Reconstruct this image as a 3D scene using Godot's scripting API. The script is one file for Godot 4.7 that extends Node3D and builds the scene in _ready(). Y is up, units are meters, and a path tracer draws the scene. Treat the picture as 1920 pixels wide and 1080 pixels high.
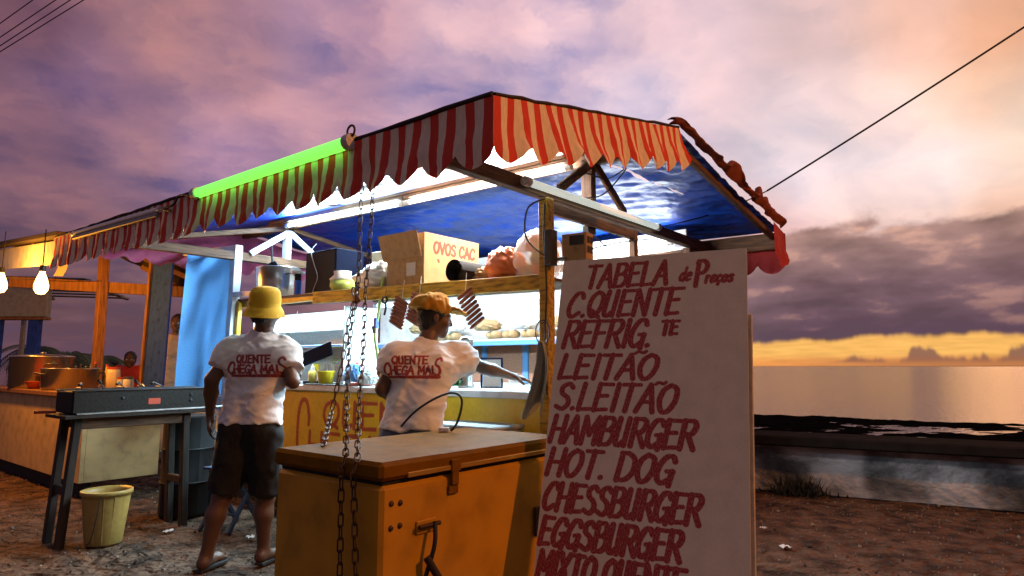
extends Node3D
# A beach food stall at dusk. Positions are metres; "stall coordinates" (x along the counter to the right, y up, z towards the customers) are turned by KB about KO.

const FOCAL := 1200.0
const EYE := 1.22
var TILT := atan(147.0 / 1200.0)
var KB := Basis(Vector3.UP, -0.6791)
var KO := Vector3(-0.11, 0, -2.89)
var M := {}
var used_names := {}
var rng := RandomNumberGenerator.new()


func pix(u: float, v: float, depth: float) -> Vector3:
	var dx := (u - 960.0) / FOCAL
	var dy := (540.0 - v) / FOCAL
	var dir := Vector3(dx, sin(TILT) + dy * cos(TILT), -cos(TILT) + dy * sin(TILT))
	return Vector3(0, EYE, 0) + dir * (depth / -dir.z)


func kp(x: float, y: float, z: float) -> Vector3:
	return KO + KB * Vector3(x, y, z)


func kl(p: Vector3) -> Vector3:
	return KB.inverse() * (p - KO)


func pk(u: float, v: float, axis: int, val: float) -> Vector3:
	# the point of a plane of the stall (axis 0 x, 1 y, 2 z) behind a pixel, in stall coordinates
	var o := kl(Vector3(0, EYE, 0))
	var d := KB.inverse() * (pix(u, v, 1.0) - Vector3(0, EYE, 0))
	return o + d * ((val - o[axis]) / d[axis])


# ---------------------------------------------------------------- mesh building
class MB:
	var st := SurfaceTool.new()
	var xf := Transform3D.IDENTITY

	func _init():
		st.begin(Mesh.PRIMITIVE_TRIANGLES)

	func v(p: Vector3, uv: Vector2 = Vector2.ZERO):
		st.set_uv(uv)
		st.add_vertex(xf * p)

	func smooth(on: bool):
		st.set_smooth_group(0 if on else 0xFFFFFFFF)

	func tri(a, b, c, ua := Vector2.ZERO, ub := Vector2.ZERO, uc := Vector2.ZERO):
		# counter-clockwise seen from outside
		v(a, ua); v(c, uc); v(b, ub)

	func quad(a, b, c, d, ua := Vector2.ZERO, ub := Vector2.ZERO, uc := Vector2.ZERO, ud := Vector2.ZERO):
		tri(a, b, c, ua, ub, uc)
		tri(a, c, d, ua, uc, ud)

	func face(pts: Array, center: Vector3):
		# a convex face turned away from the centre
		var n: Vector3 = (pts[1] - pts[0]).cross(pts[2] - pts[0])
		var mid := Vector3.ZERO
		for p in pts: mid += p / pts.size()
		var q := pts.duplicate()
		if n.dot(mid - center) < 0: q.reverse()
		for i in range(1, q.size() - 1): tri(q[0], q[i], q[i + 1])

	func box(c: Vector3, s: Vector3, basis := Basis.IDENTITY, bev := 0.004):
		smooth(false)
		var hs := s * 0.5
		bev = minf(bev, minf(hs.x, minf(hs.y, hs.z)) * 0.6)
		var P := {}
		for sx in [-1, 1]:
			for sy in [-1, 1]:
				for sz in [-1, 1]:
					var corner := Vector3(sx * hs.x, sy * hs.y, sz * hs.z)
					for ax in 3:
						var q := corner
						for o in 3:
							if o != ax: q[o] -= signf(corner[o]) * bev
						P[[sx, sy, sz, ax]] = c + basis * q
		for ax in 3:
			var o1 := (ax + 1) % 3
			var o2 := (ax + 2) % 3
			for s0 in [-1, 1]:
				var pts := []
				for k in [[-1, -1], [1, -1], [1, 1], [-1, 1]]:
					var key := [0, 0, 0, ax]
					key[ax] = s0; key[o1] = k[0]; key[o2] = k[1]
					pts.append(P[key])
				face(pts, c)
			for a in [-1, 1]:
				for b in [-1, 1]:
					var k1 := [0, 0, 0, o1]
					k1[o1] = a; k1[o2] = b
					var pts := []
					for e in [[-1, o1], [1, o1], [1, o2], [-1, o2]]:
						var key := k1.duplicate()
						key[ax] = e[0]; key[3] = e[1]
						pts.append(P[key])
					face(pts, c)
		for sx in [-1, 1]:
			for sy in [-1, 1]:
				for sz in [-1, 1]:
					face([P[[sx, sy, sz, 0]], P[[sx, sy, sz, 1]], P[[sx, sy, sz, 2]]], c)

	func beam(a: Vector3, b: Vector3, w: float, h: float, up := Vector3.UP, bev := 0.005):
		# a timber from a to b, w wide and h high
		var z := (b - a).normalized()
		var x := up.cross(z).normalized()
		var y := z.cross(x)
		box((a + b) * 0.5, Vector3(w, h, a.distance_to(b)), Basis(x, y, z), bev)

	func tube(pts: Array, r, sides := 8, closed := false, caps := true):
		smooth(true)
		var n := pts.size()
		var rings := []
		var side := Vector3.ZERO
		for i in n:
			var t: Vector3
			if closed: t = pts[(i + 1) % n] - pts[(i + n - 1) % n]
			elif i == 0: t = pts[1] - pts[0]
			elif i == n - 1: t = pts[n - 1] - pts[n - 2]
			else: t = pts[i + 1] - pts[i - 1]
			t = t.normalized()
			if side == Vector3.ZERO: side = t.cross(Vector3.UP if absf(t.y) < 0.9 else Vector3.RIGHT).normalized()
			side = (side - t * side.dot(t)).normalized()
			var up := t.cross(side)
			var rr: float = r if (r is float) else r[i]
			var ring := []
			for k in sides:
				var an := TAU * k / sides
				ring.append(pts[i] + (side * cos(an) + up * sin(an)) * rr)
			rings.append(ring)
		var m := n if closed else n - 1
		for i in m:
			var ra: Array = rings[i]
			var rb: Array = rings[(i + 1) % n]
			for k in sides:
				var k2 := (k + 1) % sides
				quad(ra[k], ra[k2], rb[k2], rb[k], Vector2(float(k) / sides, i), Vector2((k + 1.0) / sides, i), Vector2((k + 1.0) / sides, i + 1), Vector2(float(k) / sides, i + 1))
		if caps and not closed:
			smooth(false)
			for k in range(1, sides - 1):
				tri(rings[0][0], rings[0][k + 1], rings[0][k])
				tri(rings[n - 1][0], rings[n - 1][k], rings[n - 1][k + 1])

	func lathe(prof: Array, seg := 24, c := Vector3.ZERO, basis := Basis.IDENTITY, wob := 0.0):
		# profile of (radius, height), turned about y; walk it with the outside on the right hand going up
		smooth(true)
		for i in prof.size() - 1:
			for k in seg:
				var a0 := TAU * k / seg
				var a1 := TAU * (k + 1) / seg
				var w0 := 1.0 + wob * sin(a0 * 3.0 + i) if wob > 0.0 else 1.0
				var w1 := 1.0 + wob * sin(a1 * 3.0 + i) if wob > 0.0 else 1.0
				var w2 := 1.0 + wob * sin(a0 * 3.0 + i + 1) if wob > 0.0 else 1.0
				var w3 := 1.0 + wob * sin(a1 * 3.0 + i + 1) if wob > 0.0 else 1.0
				var p: Vector2 = prof[i]
				var q: Vector2 = prof[i + 1]
				var A := c + basis * Vector3(cos(a0) * p.x * w0, p.y, sin(a0) * p.x * w0)
				var B := c + basis * Vector3(cos(a1) * p.x * w1, p.y, sin(a1) * p.x * w1)
				var C := c + basis * Vector3(cos(a1) * q.x * w3, q.y, sin(a1) * q.x * w3)
				var D := c + basis * Vector3(cos(a0) * q.x * w2, q.y, sin(a0) * q.x * w2)
				if p.x < 1e-5: tri(A, D, C)
				elif q.x < 1e-5: tri(A, D, B)
				else: quad(A, D, C, B)

	func sheet(nu: int, nv: int, f: Callable, fuv = null):
		# a cloth: f(s, t) gives the point for s, t in 0..1
		smooth(true)
		var pts := []
		for j in nv + 1:
			for i in nu + 1: pts.append(f.call(float(i) / nu, float(j) / nv))
		for j in nv:
			for i in nu:
				var a := j * (nu + 1) + i
				var us := [Vector2(float(i) / nu, float(j) / nv), Vector2((i + 1.0) / nu, float(j) / nv), Vector2((i + 1.0) / nu, (j + 1.0) / nv), Vector2(float(i) / nu, (j + 1.0) / nv)]
				if fuv != null:
					for k in 4: us[k] = fuv.call(us[k].x, us[k].y)
				quad(pts[a], pts[a + 1], pts[a + nu + 2], pts[a + nu + 1], us[0], us[1], us[2], us[3])

	func prism(poly: PackedVector2Array, depth: float, at: Transform3D):
		# an outline in the plane z = 0 of at, thickened to -depth
		smooth(false)
		if Geometry2D.is_polygon_clockwise(poly): poly.reverse()
		var idx := Geometry2D.triangulate_polygon(poly)
		for i in range(0, idx.size(), 3):
			var t := [poly[idx[i]], poly[idx[i + 1]], poly[idx[i + 2]]]
			if (t[1] - t[0]).cross(t[2] - t[0]) < 0: t.reverse()
			tri(at * Vector3(t[0].x, t[0].y, 0), at * Vector3(t[1].x, t[1].y, 0), at * Vector3(t[2].x, t[2].y, 0))
			tri(at * Vector3(t[0].x, t[0].y, -depth), at * Vector3(t[2].x, t[2].y, -depth), at * Vector3(t[1].x, t[1].y, -depth))
		for i in poly.size():
			var a := poly[i]
			var b := poly[(i + 1) % poly.size()]
			quad(at * Vector3(a.x, a.y, 0), at * Vector3(a.x, a.y, -depth), at * Vector3(b.x, b.y, -depth), at * Vector3(b.x, b.y, 0))

	func done() -> ArrayMesh:
		st.generate_normals()
		st.index()
		return st.commit()


# ---------------------------------------------------------------- a field of distances, meshed as surface nets
class Field:
	var lo: Vector3
	var h: float
	var nx: int
	var ny: int
	var nz: int
	var f := PackedFloat32Array()

	func _init(a: Vector3, b: Vector3, cell: float):
		lo = a; h = cell
		nx = int((b.x - a.x) / cell) + 2
		ny = int((b.y - a.y) / cell) + 2
		nz = int((b.z - a.z) / cell) + 2
		f.resize(nx * ny * nz)
		f.fill(9.0)

	func cap(a: Vector3, b: Vector3, ra: float, rb: float, k := 0.02, flat := false):
		var reach := maxf(ra, rb) + k + 2.5 * h
		var x0 := maxi(0, int((minf(a.x, b.x) - reach - lo.x) / h))
		var x1 := mini(nx - 1, int((maxf(a.x, b.x) + reach - lo.x) / h) + 1)
		var y0 := maxi(0, int((minf(a.y, b.y) - reach - lo.y) / h))
		var y1 := mini(ny - 1, int((maxf(a.y, b.y) + reach - lo.y) / h) + 1)
		var z0 := maxi(0, int((minf(a.z, b.z) - reach - lo.z) / h))
		var z1 := mini(nz - 1, int((maxf(a.z, b.z) + reach - lo.z) / h) + 1)
		var d := b - a
		var ln := maxf(d.length(), 1e-4)
		var inv := 1.0 / (ln * ln)
		for z in range(z0, z1 + 1):
			for y in range(y0, y1 + 1):
				var row := (z * ny + y) * nx
				var p := Vector3(lo.x + x0 * h, lo.y + y * h, lo.z + z * h) - a
				for x in range(x0, x1 + 1):
					var t := p.dot(d) * inv
					var tc := clampf(t, 0.0, 1.0)
					var e: float
					if flat and t > 1.0: e = maxf((p - d * t).length() - rb, (t - 1.0) * ln)
					else: e = (p - d * tc).length() - (ra + (rb - ra) * tc)
					var g := f[row + x]
					var w := k - absf(g - e)
					f[row + x] = minf(g, e) - (w * w / (4.0 * k) if w > 0.0 else 0.0)
					p.x += h

	func ell(c: Vector3, r: Vector3, basis := Basis.IDENTITY, k := 0.02, cut := false):
		var reach := maxf(r.x, maxf(r.y, r.z)) + k + 2.5 * h
		var inv := basis.inverse()
		var rm := minf(r.x, minf(r.y, r.z))
		for z in range(maxi(0, int((c.z - reach - lo.z) / h)), mini(nz - 1, int((c.z + reach - lo.z) / h) + 1) + 1):
			for y in range(maxi(0, int((c.y - reach - lo.y) / h)), mini(ny - 1, int((c.y + reach - lo.y) / h) + 1) + 1):
				for x in range(maxi(0, int((c.x - reach - lo.x) / h)), mini(nx - 1, int((c.x + reach - lo.x) / h) + 1) + 1):
					var q := inv * (lo + Vector3(x, y, z) * h - c)
					var s := (q / r).length()
					var s2 := (q / (r * r)).length()
					var e := s * (s - 1.0) / s2 if s2 > 1e-6 else -rm
					var i := (z * ny + y) * nx + x
					var g := f[i]
					if cut:
						f[i] = maxf(g, -e)
					else:
						var w := k - absf(g - e)
						f[i] = minf(g, e) - (w * w / (4.0 * k) if w > 0.0 else 0.0)

	func keep_side(p: Vector3, n: Vector3):
		# keep what lies behind the plane through p with the normal n
		for z in nz:
			for y in ny:
				var row := (z * ny + y) * nx
				var q := (lo + Vector3(0, y, z) * h - p).dot(n)
				for x in nx:
					if f[row + x] < 1.0: f[row + x] = maxf(f[row + x], q + x * h * n.x)

	func ruffle(noise: FastNoiseLite, scale: Vector3, amp: float, bias := 0.0):
		for z in nz:
			for y in ny:
				var row := (z * ny + y) * nx
				for x in nx:
					if absf(f[row + x]) < 0.05:
						var p := (lo + Vector3(x, y, z) * h) * scale
						f[row + x] += noise.get_noise_3dv(p) * amp - bias

	func crease(noise: FastNoiseLite, bs: Basis, amp: float):
		# thin folds along the lines where the noise is nought
		for z in nz:
			for y in ny:
				var row := (z * ny + y) * nx
				for x in nx:
					if absf(f[row + x]) < 0.04:
						var q := 1.0 - absf(noise.get_noise_3dv(bs * (lo + Vector3(x, y, z) * h))) * 4.5
						if q > 0.0: f[row + x] -= amp * q

	func mesh(mb: MB, uvf = null):
		mb.smooth(true)
		var at := {}
		var vert: Array[Vector3] = []
		var offs := [0, 1, nx, nx + 1, nx * ny, nx * ny + 1, nx * ny + nx, nx * ny + nx + 1]
		var edges := [[0, 1], [2, 3], [4, 5], [6, 7], [0, 2], [1, 3], [4, 6], [5, 7], [0, 4], [1, 5], [2, 6], [3, 7]]
		var cor := [Vector3(0, 0, 0), Vector3(1, 0, 0), Vector3(0, 1, 0), Vector3(1, 1, 0), Vector3(0, 0, 1), Vector3(1, 0, 1), Vector3(0, 1, 1), Vector3(1, 1, 1)]
		for z in nz - 1:
			for y in ny - 1:
				var row := (z * ny + y) * nx
				for x in nx - 1:
					var i := row + x
					if absf(f[i]) > 2.5 * h: continue
					var s := 0
					for o in offs: s += 1 if f[i + o] < 0.0 else 0
					if s == 0 or s == 8: continue
					var sum := Vector3.ZERO
					var cnt := 0
					for e in edges:
						var fa := f[i + offs[e[0]]]
						var fb := f[i + offs[e[1]]]
						if (fa < 0.0) != (fb < 0.0):
							var ca: Vector3 = cor[e[0]]
							var cb: Vector3 = cor[e[1]]
							sum += ca.lerp(cb, fa / (fa - fb))
							cnt += 1
					at[i] = vert.size()
					vert.append(lo + (Vector3(x, y, z) + sum / cnt) * h)
		var steps := [1, nx, nx * ny]
		for i in at:
			for ax in 3:
				var a := f[i]
				var b: float = f[i + steps[ax]]
				if (a < 0.0) == (b < 0.0): continue
				var s1: int = steps[(ax + 1) % 3]
				var s2: int = steps[(ax + 2) % 3]
				if not (at.has(i - s1) and at.has(i - s2) and at.has(i - s1 - s2)): continue
				var q := [vert[at[i]], vert[at[i - s1]], vert[at[i - s1 - s2]], vert[at[i - s2]]]
				if a > 0.0: q.reverse()
				if uvf != null: mb.quad(q[0], q[1], q[2], q[3], uvf.call(q[0]), uvf.call(q[1]), uvf.call(q[2]), uvf.call(q[3]))
				else: mb.quad(q[0], q[1], q[2], q[3])


# ---------------------------------------------------------------- nodes
func numbered(called: String) -> String:
	var n: int = used_names.get(called, 0)
	used_names[called] = n + 1
	return called if n == 0 else "%s_%03d" % [called, n]


func thing(called: String, label: String, category: String, at := Vector3.ZERO, turn := 0.0, group := "") -> Node3D:
	# a Node3D at a thing's base; "at" and "turn" are in stall coordinates
	var o := Node3D.new()
	o.name = numbered(called)
	add_child(o)
	o.position = kp(at.x, at.y, at.z)
	o.basis = KB * Basis(Vector3.UP, turn)
	tag(o, label, category, group)
	return o


func wthing(called: String, label: String, category: String, at := Vector3.ZERO, basis := Basis.IDENTITY, group := "") -> Node3D:
	var o := Node3D.new()
	o.name = numbered(called)
	add_child(o)
	o.transform = Transform3D(basis, at)
	tag(o, label, category, group)
	return o


func tag(o: Node, label: String, category: String, group := ""):
	o.set_meta("label", label)
	o.set_meta("category", category)
	if group != "": o.set_meta("group", group)


func part(mb: MB, called: String, mat: Material, parent: Node, at := Transform3D.IDENTITY) -> MeshInstance3D:
	return place(mb.done(), called, mat, parent, at)


func place(mesh: Mesh, called: String, mat: Material, parent: Node, at := Transform3D.IDENTITY) -> MeshInstance3D:
	var o := MeshInstance3D.new()
	o.name = numbered(called) if parent == self else called
	o.mesh = mesh
	o.material_override = mat
	o.transform = at
	parent.add_child(o, true)
	return o


func struct(mb: MB, called: String, mat: Material) -> MeshInstance3D:
	var o := part(mb, called, mat, self)
	o.set_meta("kind", "structure")
	return o


func boxpart(called: String, mat: Material, parent: Node, c: Vector3, s: Vector3, basis := Basis.IDENTITY, bev := 0.004) -> MeshInstance3D:
	var b := MB.new()
	b.box(c, s, basis, bev)
	return part(b, called, mat, parent)


func beampart(called: String, mat: Material, parent: Node, a: Vector3, c: Vector3, w: float, h: float, up := Vector3.UP) -> MeshInstance3D:
	var b := MB.new()
	b.beam(a, c, w, h, up)
	return part(b, called, mat, parent)


func tubepart(called: String, mat: Material, parent: Node, pts: Array, r, sides := 8) -> MeshInstance3D:
	var b := MB.new()
	b.tube(pts, r, sides)
	return part(b, called, mat, parent)


func sag(a: Vector3, b: Vector3, drop: float, n := 16, wob := 0.0) -> Array:
	var out := []
	for i in n + 1:
		var t := float(i) / n
		var p := a.lerp(b, t) - Vector3(0, 4.0 * drop * t * (1.0 - t), 0)
		if wob > 0.0 and i > 0 and i < n: p += Vector3(rng.randf_range(-wob, wob), rng.randf_range(-wob, wob), rng.randf_range(-wob, wob))
		out.append(p)
	return out


func curve(pts: Array, per := 6) -> Array:
	# a Catmull-Rom curve through the points
	var out := []
	for i in pts.size() - 1:
		var p0 = pts[maxi(i - 1, 0)]
		var p1 = pts[i]
		var p2 = pts[i + 1]
		var p3 = pts[mini(i + 2, pts.size() - 1)]
		for k in per:
			var t := float(k) / per
			out.append(0.5 * ((2.0 * p1) + (p2 - p0) * t + (2.0 * p0 - 5.0 * p1 + 4.0 * p2 - p3) * t * t + (3.0 * p1 - p0 - 3.0 * p2 + p3) * t * t * t))
	out.append(pts[pts.size() - 1])
	return out


# ---------------------------------------------------------------- materials
func col(r: float, g: float, b: float) -> Color:
	return Color(r, g, b).linear_to_srgb()


func ntex(seed_: int, freq: float, ramp: Array, size := 512, octaves := 4, kind := FastNoiseLite.TYPE_SIMPLEX_SMOOTH) -> NoiseTexture2D:
	var n := FastNoiseLite.new()
	n.seed = seed_
	n.frequency = freq
	n.noise_type = kind
	n.fractal_octaves = octaves
	var t := NoiseTexture2D.new()
	t.noise = n
	t.width = size
	t.height = size
	t.seamless = true
	var g := Gradient.new()
	var offs := PackedFloat32Array()
	var cols := PackedColorArray()
	for r in ramp:
		offs.append(r[0])
		cols.append(Color(r[1], r[1], r[1]) if r.size() == 2 else Color(r[1], r[2], r[3]))
	g.offsets = offs
	g.colors = cols
	t.color_ramp = g
	return t


func nrm(seed_: int, freq: float, strength: float, octaves := 4, size := 512) -> NoiseTexture2D:
	var t := NoiseTexture2D.new()
	var n := FastNoiseLite.new()
	n.seed = seed_
	n.frequency = freq
	n.fractal_octaves = octaves
	t.noise = n
	t.width = size
	t.height = size
	t.seamless = true
	t.as_normal_map = true
	t.bump_strength = strength
	return t


func mat(r: float, g: float, b: float, rough := 0.7, metal := 0.0, tex: Texture2D = null, scale := Vector3.ONE, normal: Texture2D = null, nscale := 1.0) -> StandardMaterial3D:
	var m := StandardMaterial3D.new()
	m.albedo_color = col(r, g, b)
	m.roughness = rough
	m.metallic = metal
	if tex or normal:
		m.uv1_triplanar = true
		m.uv1_scale = scale
	if tex: m.albedo_texture = tex
	if normal:
		m.normal_enabled = true
		m.normal_texture = normal
		m.normal_scale = nscale
	m.cull_mode = BaseMaterial3D.CULL_DISABLED
	return m


func glow(r: float, g: float, b: float, e: float) -> StandardMaterial3D:
	var m := StandardMaterial3D.new()
	m.albedo_color = col(0.8, 0.8, 0.8)
	m.emission_enabled = true
	m.emission = col(r, g, b)
	m.emission_energy_multiplier = e
	return m


func make_materials():
	var stain := ntex(3, 0.008, [[0.0, 0.78], [0.45, 0.94], [1.0, 1.0]], 512, 5)
	var fine := ntex(5, 0.05, [[0.0, 0.7], [1.0, 1.0]], 512, 4)
	var grain := ntex(7, 0.012, [[0.0, 0.45, 0.42, 0.4], [0.5, 0.85, 0.83, 0.8], [1.0, 1.0, 1.0, 1.0]], 512, 5)
	var chips := ntex(9, 0.02, [[0.0, 0.3, 0.22, 0.16], [0.12, 0.6, 0.52, 0.42], [0.2, 0.86, 0.84, 0.8], [0.5, 0.94, 0.94, 0.93], [1.0, 1.0, 1.0, 1.0]], 512, 5)
	var bump := nrm(11, 0.03, 4.0)
	var cloth := nrm(13, 0.09, 5.0, 3)
	M.stain = stain
	M.fine = fine
	M.wood_x = mat(0.16, 0.075, 0.032, 0.75, 0, grain, Vector3(0.5, 7, 7), bump, 0.5)
	M.wood_y = mat(0.16, 0.075, 0.032, 0.75, 0, grain, Vector3(7, 0.5, 7), bump, 0.5)
	M.wood_z = mat(0.16, 0.075, 0.032, 0.75, 0, grain, Vector3(7, 7, 0.5), bump, 0.5)
	M.dark_wood = mat(0.035, 0.02, 0.012, 0.8, 0, grain, Vector3(6, 0.6, 6))
	M.orange_wood = mat(0.3, 0.13, 0.035, 0.7, 0, grain, Vector3(7, 0.5, 7))
	M.yellow = mat(0.62, 0.36, 0.012, 0.45, 0, chips, Vector3(0.9, 0.9, 0.9))
	M.yellow_worn = mat(0.6, 0.37, 0.02, 0.55, 0, grain, Vector3(0.8, 5, 5))
	M.white_paint = mat(0.7, 0.71, 0.7, 0.5, 0, stain, Vector3(1.3, 1.3, 1.3))
	M.white_clean = mat(0.8, 0.8, 0.8, 0.4, 0, fine, Vector3(2, 2, 2))
	M.bulb_tinted_wall = mat(0.6, 0.4, 0.17, 0.7, 0, stain, Vector3(1.1, 1.1, 1.1))  # white counter with the orange of the bulbs mixed into its colour
	M.grey_paint = mat(0.3, 0.31, 0.32, 0.6, 0, stain, Vector3(2, 2, 2))
	M.blue_paint = mat(0.03, 0.075, 0.5, 0.6, 0, chips, Vector3(1.5, 0.7, 1.5))
	M.salmon = mat(0.5, 0.22, 0.13, 0.7, 0, fine, Vector3(2, 2, 2))
	M.blue_trim = mat(0.1, 0.25, 0.5, 0.5)
	M.tarp = mat(0.005, 0.06, 0.46, 0.4, 0, stain, Vector3(0.9, 0.9, 0.9), nrm(15, 0.012, 9.0, 5), 0.5)
	M.tarp.backlight = Color(0.02, 0.08, 0.3)
	M.white_tarp = mat(0.4, 0.4, 0.4, 0.35, 0, stain, Vector3(0.8, 0.8, 0.8), nrm(17, 0.012, 8.0, 5), 0.6)
	M.white_tarp.backlight = Color(0.35, 0.35, 0.35)
	M.blue_cloth = mat(0.15, 0.4, 0.8, 0.6, 0, fine, Vector3(3, 3, 3), cloth, 0.4)
	M.blue_cloth.backlight = Color(0.2, 0.42, 1.0)
	M.blue_cloth.metallic_specular = 0.12
	M.blue_paint.metallic_specular = 0.15
	M.pink_cloth = mat(0.55, 0.1, 0.22, 0.7, 0, stain, Vector3(2, 2, 2), cloth, 0.4)
	M.pink_cloth.backlight = Color(0.5, 0.15, 0.25)
	M.rust_cloth = mat(0.25, 0.05, 0.018, 0.75, 0, stain, Vector3(2, 2, 2), cloth, 0.5)
	M.rust_cloth.backlight = Color(0.2, 0.05, 0.02)
	M.red_cloth = mat(0.4, 0.02, 0.02, 0.75, 0, stain, Vector3(2, 2, 2), cloth, 0.5)
	M.red_cloth.backlight = Color(0.5, 0.04, 0.03)
	M.towel = mat(0.42, 0.43, 0.38, 0.9, 0, fine, Vector3(5, 5, 5), cloth, 0.8)
	M.freezer = mat(0.58, 0.28, 0.012, 0.34, 0, stain, Vector3(0.9, 0.9, 0.9), nrm(19, 0.01, 2.0), 0.25)
	M.freezer_lid = mat(0.2, 0.09, 0.008, 0.62, 0, stain, Vector3(1.5, 1.5, 1.5), nrm(21, 0.03, 3.0), 0.3)
	M.freezer_lid.metallic_specular = 0.09
	M.steel = mat(0.62, 0.62, 0.6, 0.28, 1.0, fine, Vector3(3, 3, 3), nrm(23, 0.02, 2.0), 0.25)
	M.dull_steel = mat(0.2, 0.19, 0.18, 0.5, 1.0, stain, Vector3(3, 3, 3))
	M.chain = mat(0.11, 0.06, 0.035, 0.6, 0.6, fine, Vector3(30, 30, 30))
	M.brass = mat(0.62, 0.25, 0.08, 0.35, 1.0, fine, Vector3(20, 20, 20))
	M.black = mat(0.012, 0.012, 0.013, 0.5)
	M.matt_black = mat(0.015, 0.014, 0.014, 0.9, 0, fine, Vector3(3, 3, 3))
	M.cable = mat(0.012, 0.011, 0.011, 0.6)
	M.navy = mat(0.008, 0.011, 0.028, 0.85, 0, fine, Vector3(6, 6, 6))
	M.navy.metallic_specular = 0.15
	M.card = mat(0.42, 0.26, 0.12, 0.85, 0, stain, Vector3(3, 3, 3), cloth, 0.2)
	M.card_pale = mat(0.58, 0.5, 0.36, 0.85, 0, stain, Vector3(3, 3, 3))
	M.paper = mat(0.78, 0.76, 0.72, 0.8, 0, fine, Vector3(6, 6, 6))
	M.bread = mat(0.55, 0.36, 0.17, 0.8, 0, fine, Vector3(8, 8, 8))
	M.sausage = mat(0.3, 0.065, 0.022, 0.3, 0, fine, Vector3(10, 10, 10))
	M.yellow_plastic = mat(0.75, 0.5, 0.015, 0.35)
	M.bucket = mat(0.42, 0.27, 0.07, 0.45, 0, stain, Vector3(4, 4, 4))
	M.green_plastic = mat(0.4, 0.5, 0.12, 0.45)
	M.red_plastic = mat(0.4, 0.05, 0.02, 0.4)
	M.blue_plastic = mat(0.02, 0.08, 0.4, 0.4)
	M.skin = mat(0.15, 0.072, 0.04, 0.5, 0, fine, Vector3(9, 9, 9))
	M.hair = mat(0.008, 0.006, 0.005, 0.6, 0, fine, Vector3(20, 20, 20), cloth, 1.0)
	M.eye = mat(0.6, 0.58, 0.55, 0.2)
	M.hat = mat(0.82, 0.52, 0.012, 0.85, 0, fine, Vector3(9, 9, 9), cloth, 0.6)
	M.cap = mat(0.62, 0.3, 0.012, 0.85, 0, fine, Vector3(9, 9, 9), cloth, 0.7)
	M.dark_shorts = mat(0.012, 0.011, 0.012, 0.9, 0, ntex(29, 0.03, [[0, 0.4], [0.6, 0.7], [0.75, 2.2], [1, 1.0]]), Vector3(5, 5, 5), cloth, 0.5)
	M.denim = mat(0.1, 0.14, 0.24, 0.9, 0, fine, Vector3(9, 9, 9), cloth, 0.6)
	M.beige_cloth = mat(0.5, 0.34, 0.2, 0.9, 0, fine, Vector3(7, 7, 7), cloth, 0.5)
	M.rubber = mat(0.02, 0.018, 0.016, 0.8)
	M.frond = mat(0.045, 0.085, 0.03, 0.7)
	M.frond.backlight = Color(0.06, 0.12, 0.03)
	M.dead_tube = mat(0.72, 0.76, 0.74, 0.15)
	M.clear_bag = mat(0.8, 0.78, 0.75, 0.25, 0, null, Vector3.ONE, null)
	M.clear_bag.transparency = BaseMaterial3D.TRANSPARENCY_ALPHA
	M.clear_bag.albedo_color.a = 0.45
	M.orange_bag = mat(0.75, 0.2, 0.07, 0.3)
	M.orange_bag.backlight = Color(0.6, 0.2, 0.08)
	M.white_bag = mat(0.75, 0.75, 0.72, 0.35)
	M.white_bag.backlight = Color(0.4, 0.4, 0.4)
	M.glass = mat(0.9, 0.95, 0.95, 0.05)
	M.glass.transparency = BaseMaterial3D.TRANSPARENCY_ALPHA
	M.glass.albedo_color.a = 0.12


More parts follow.
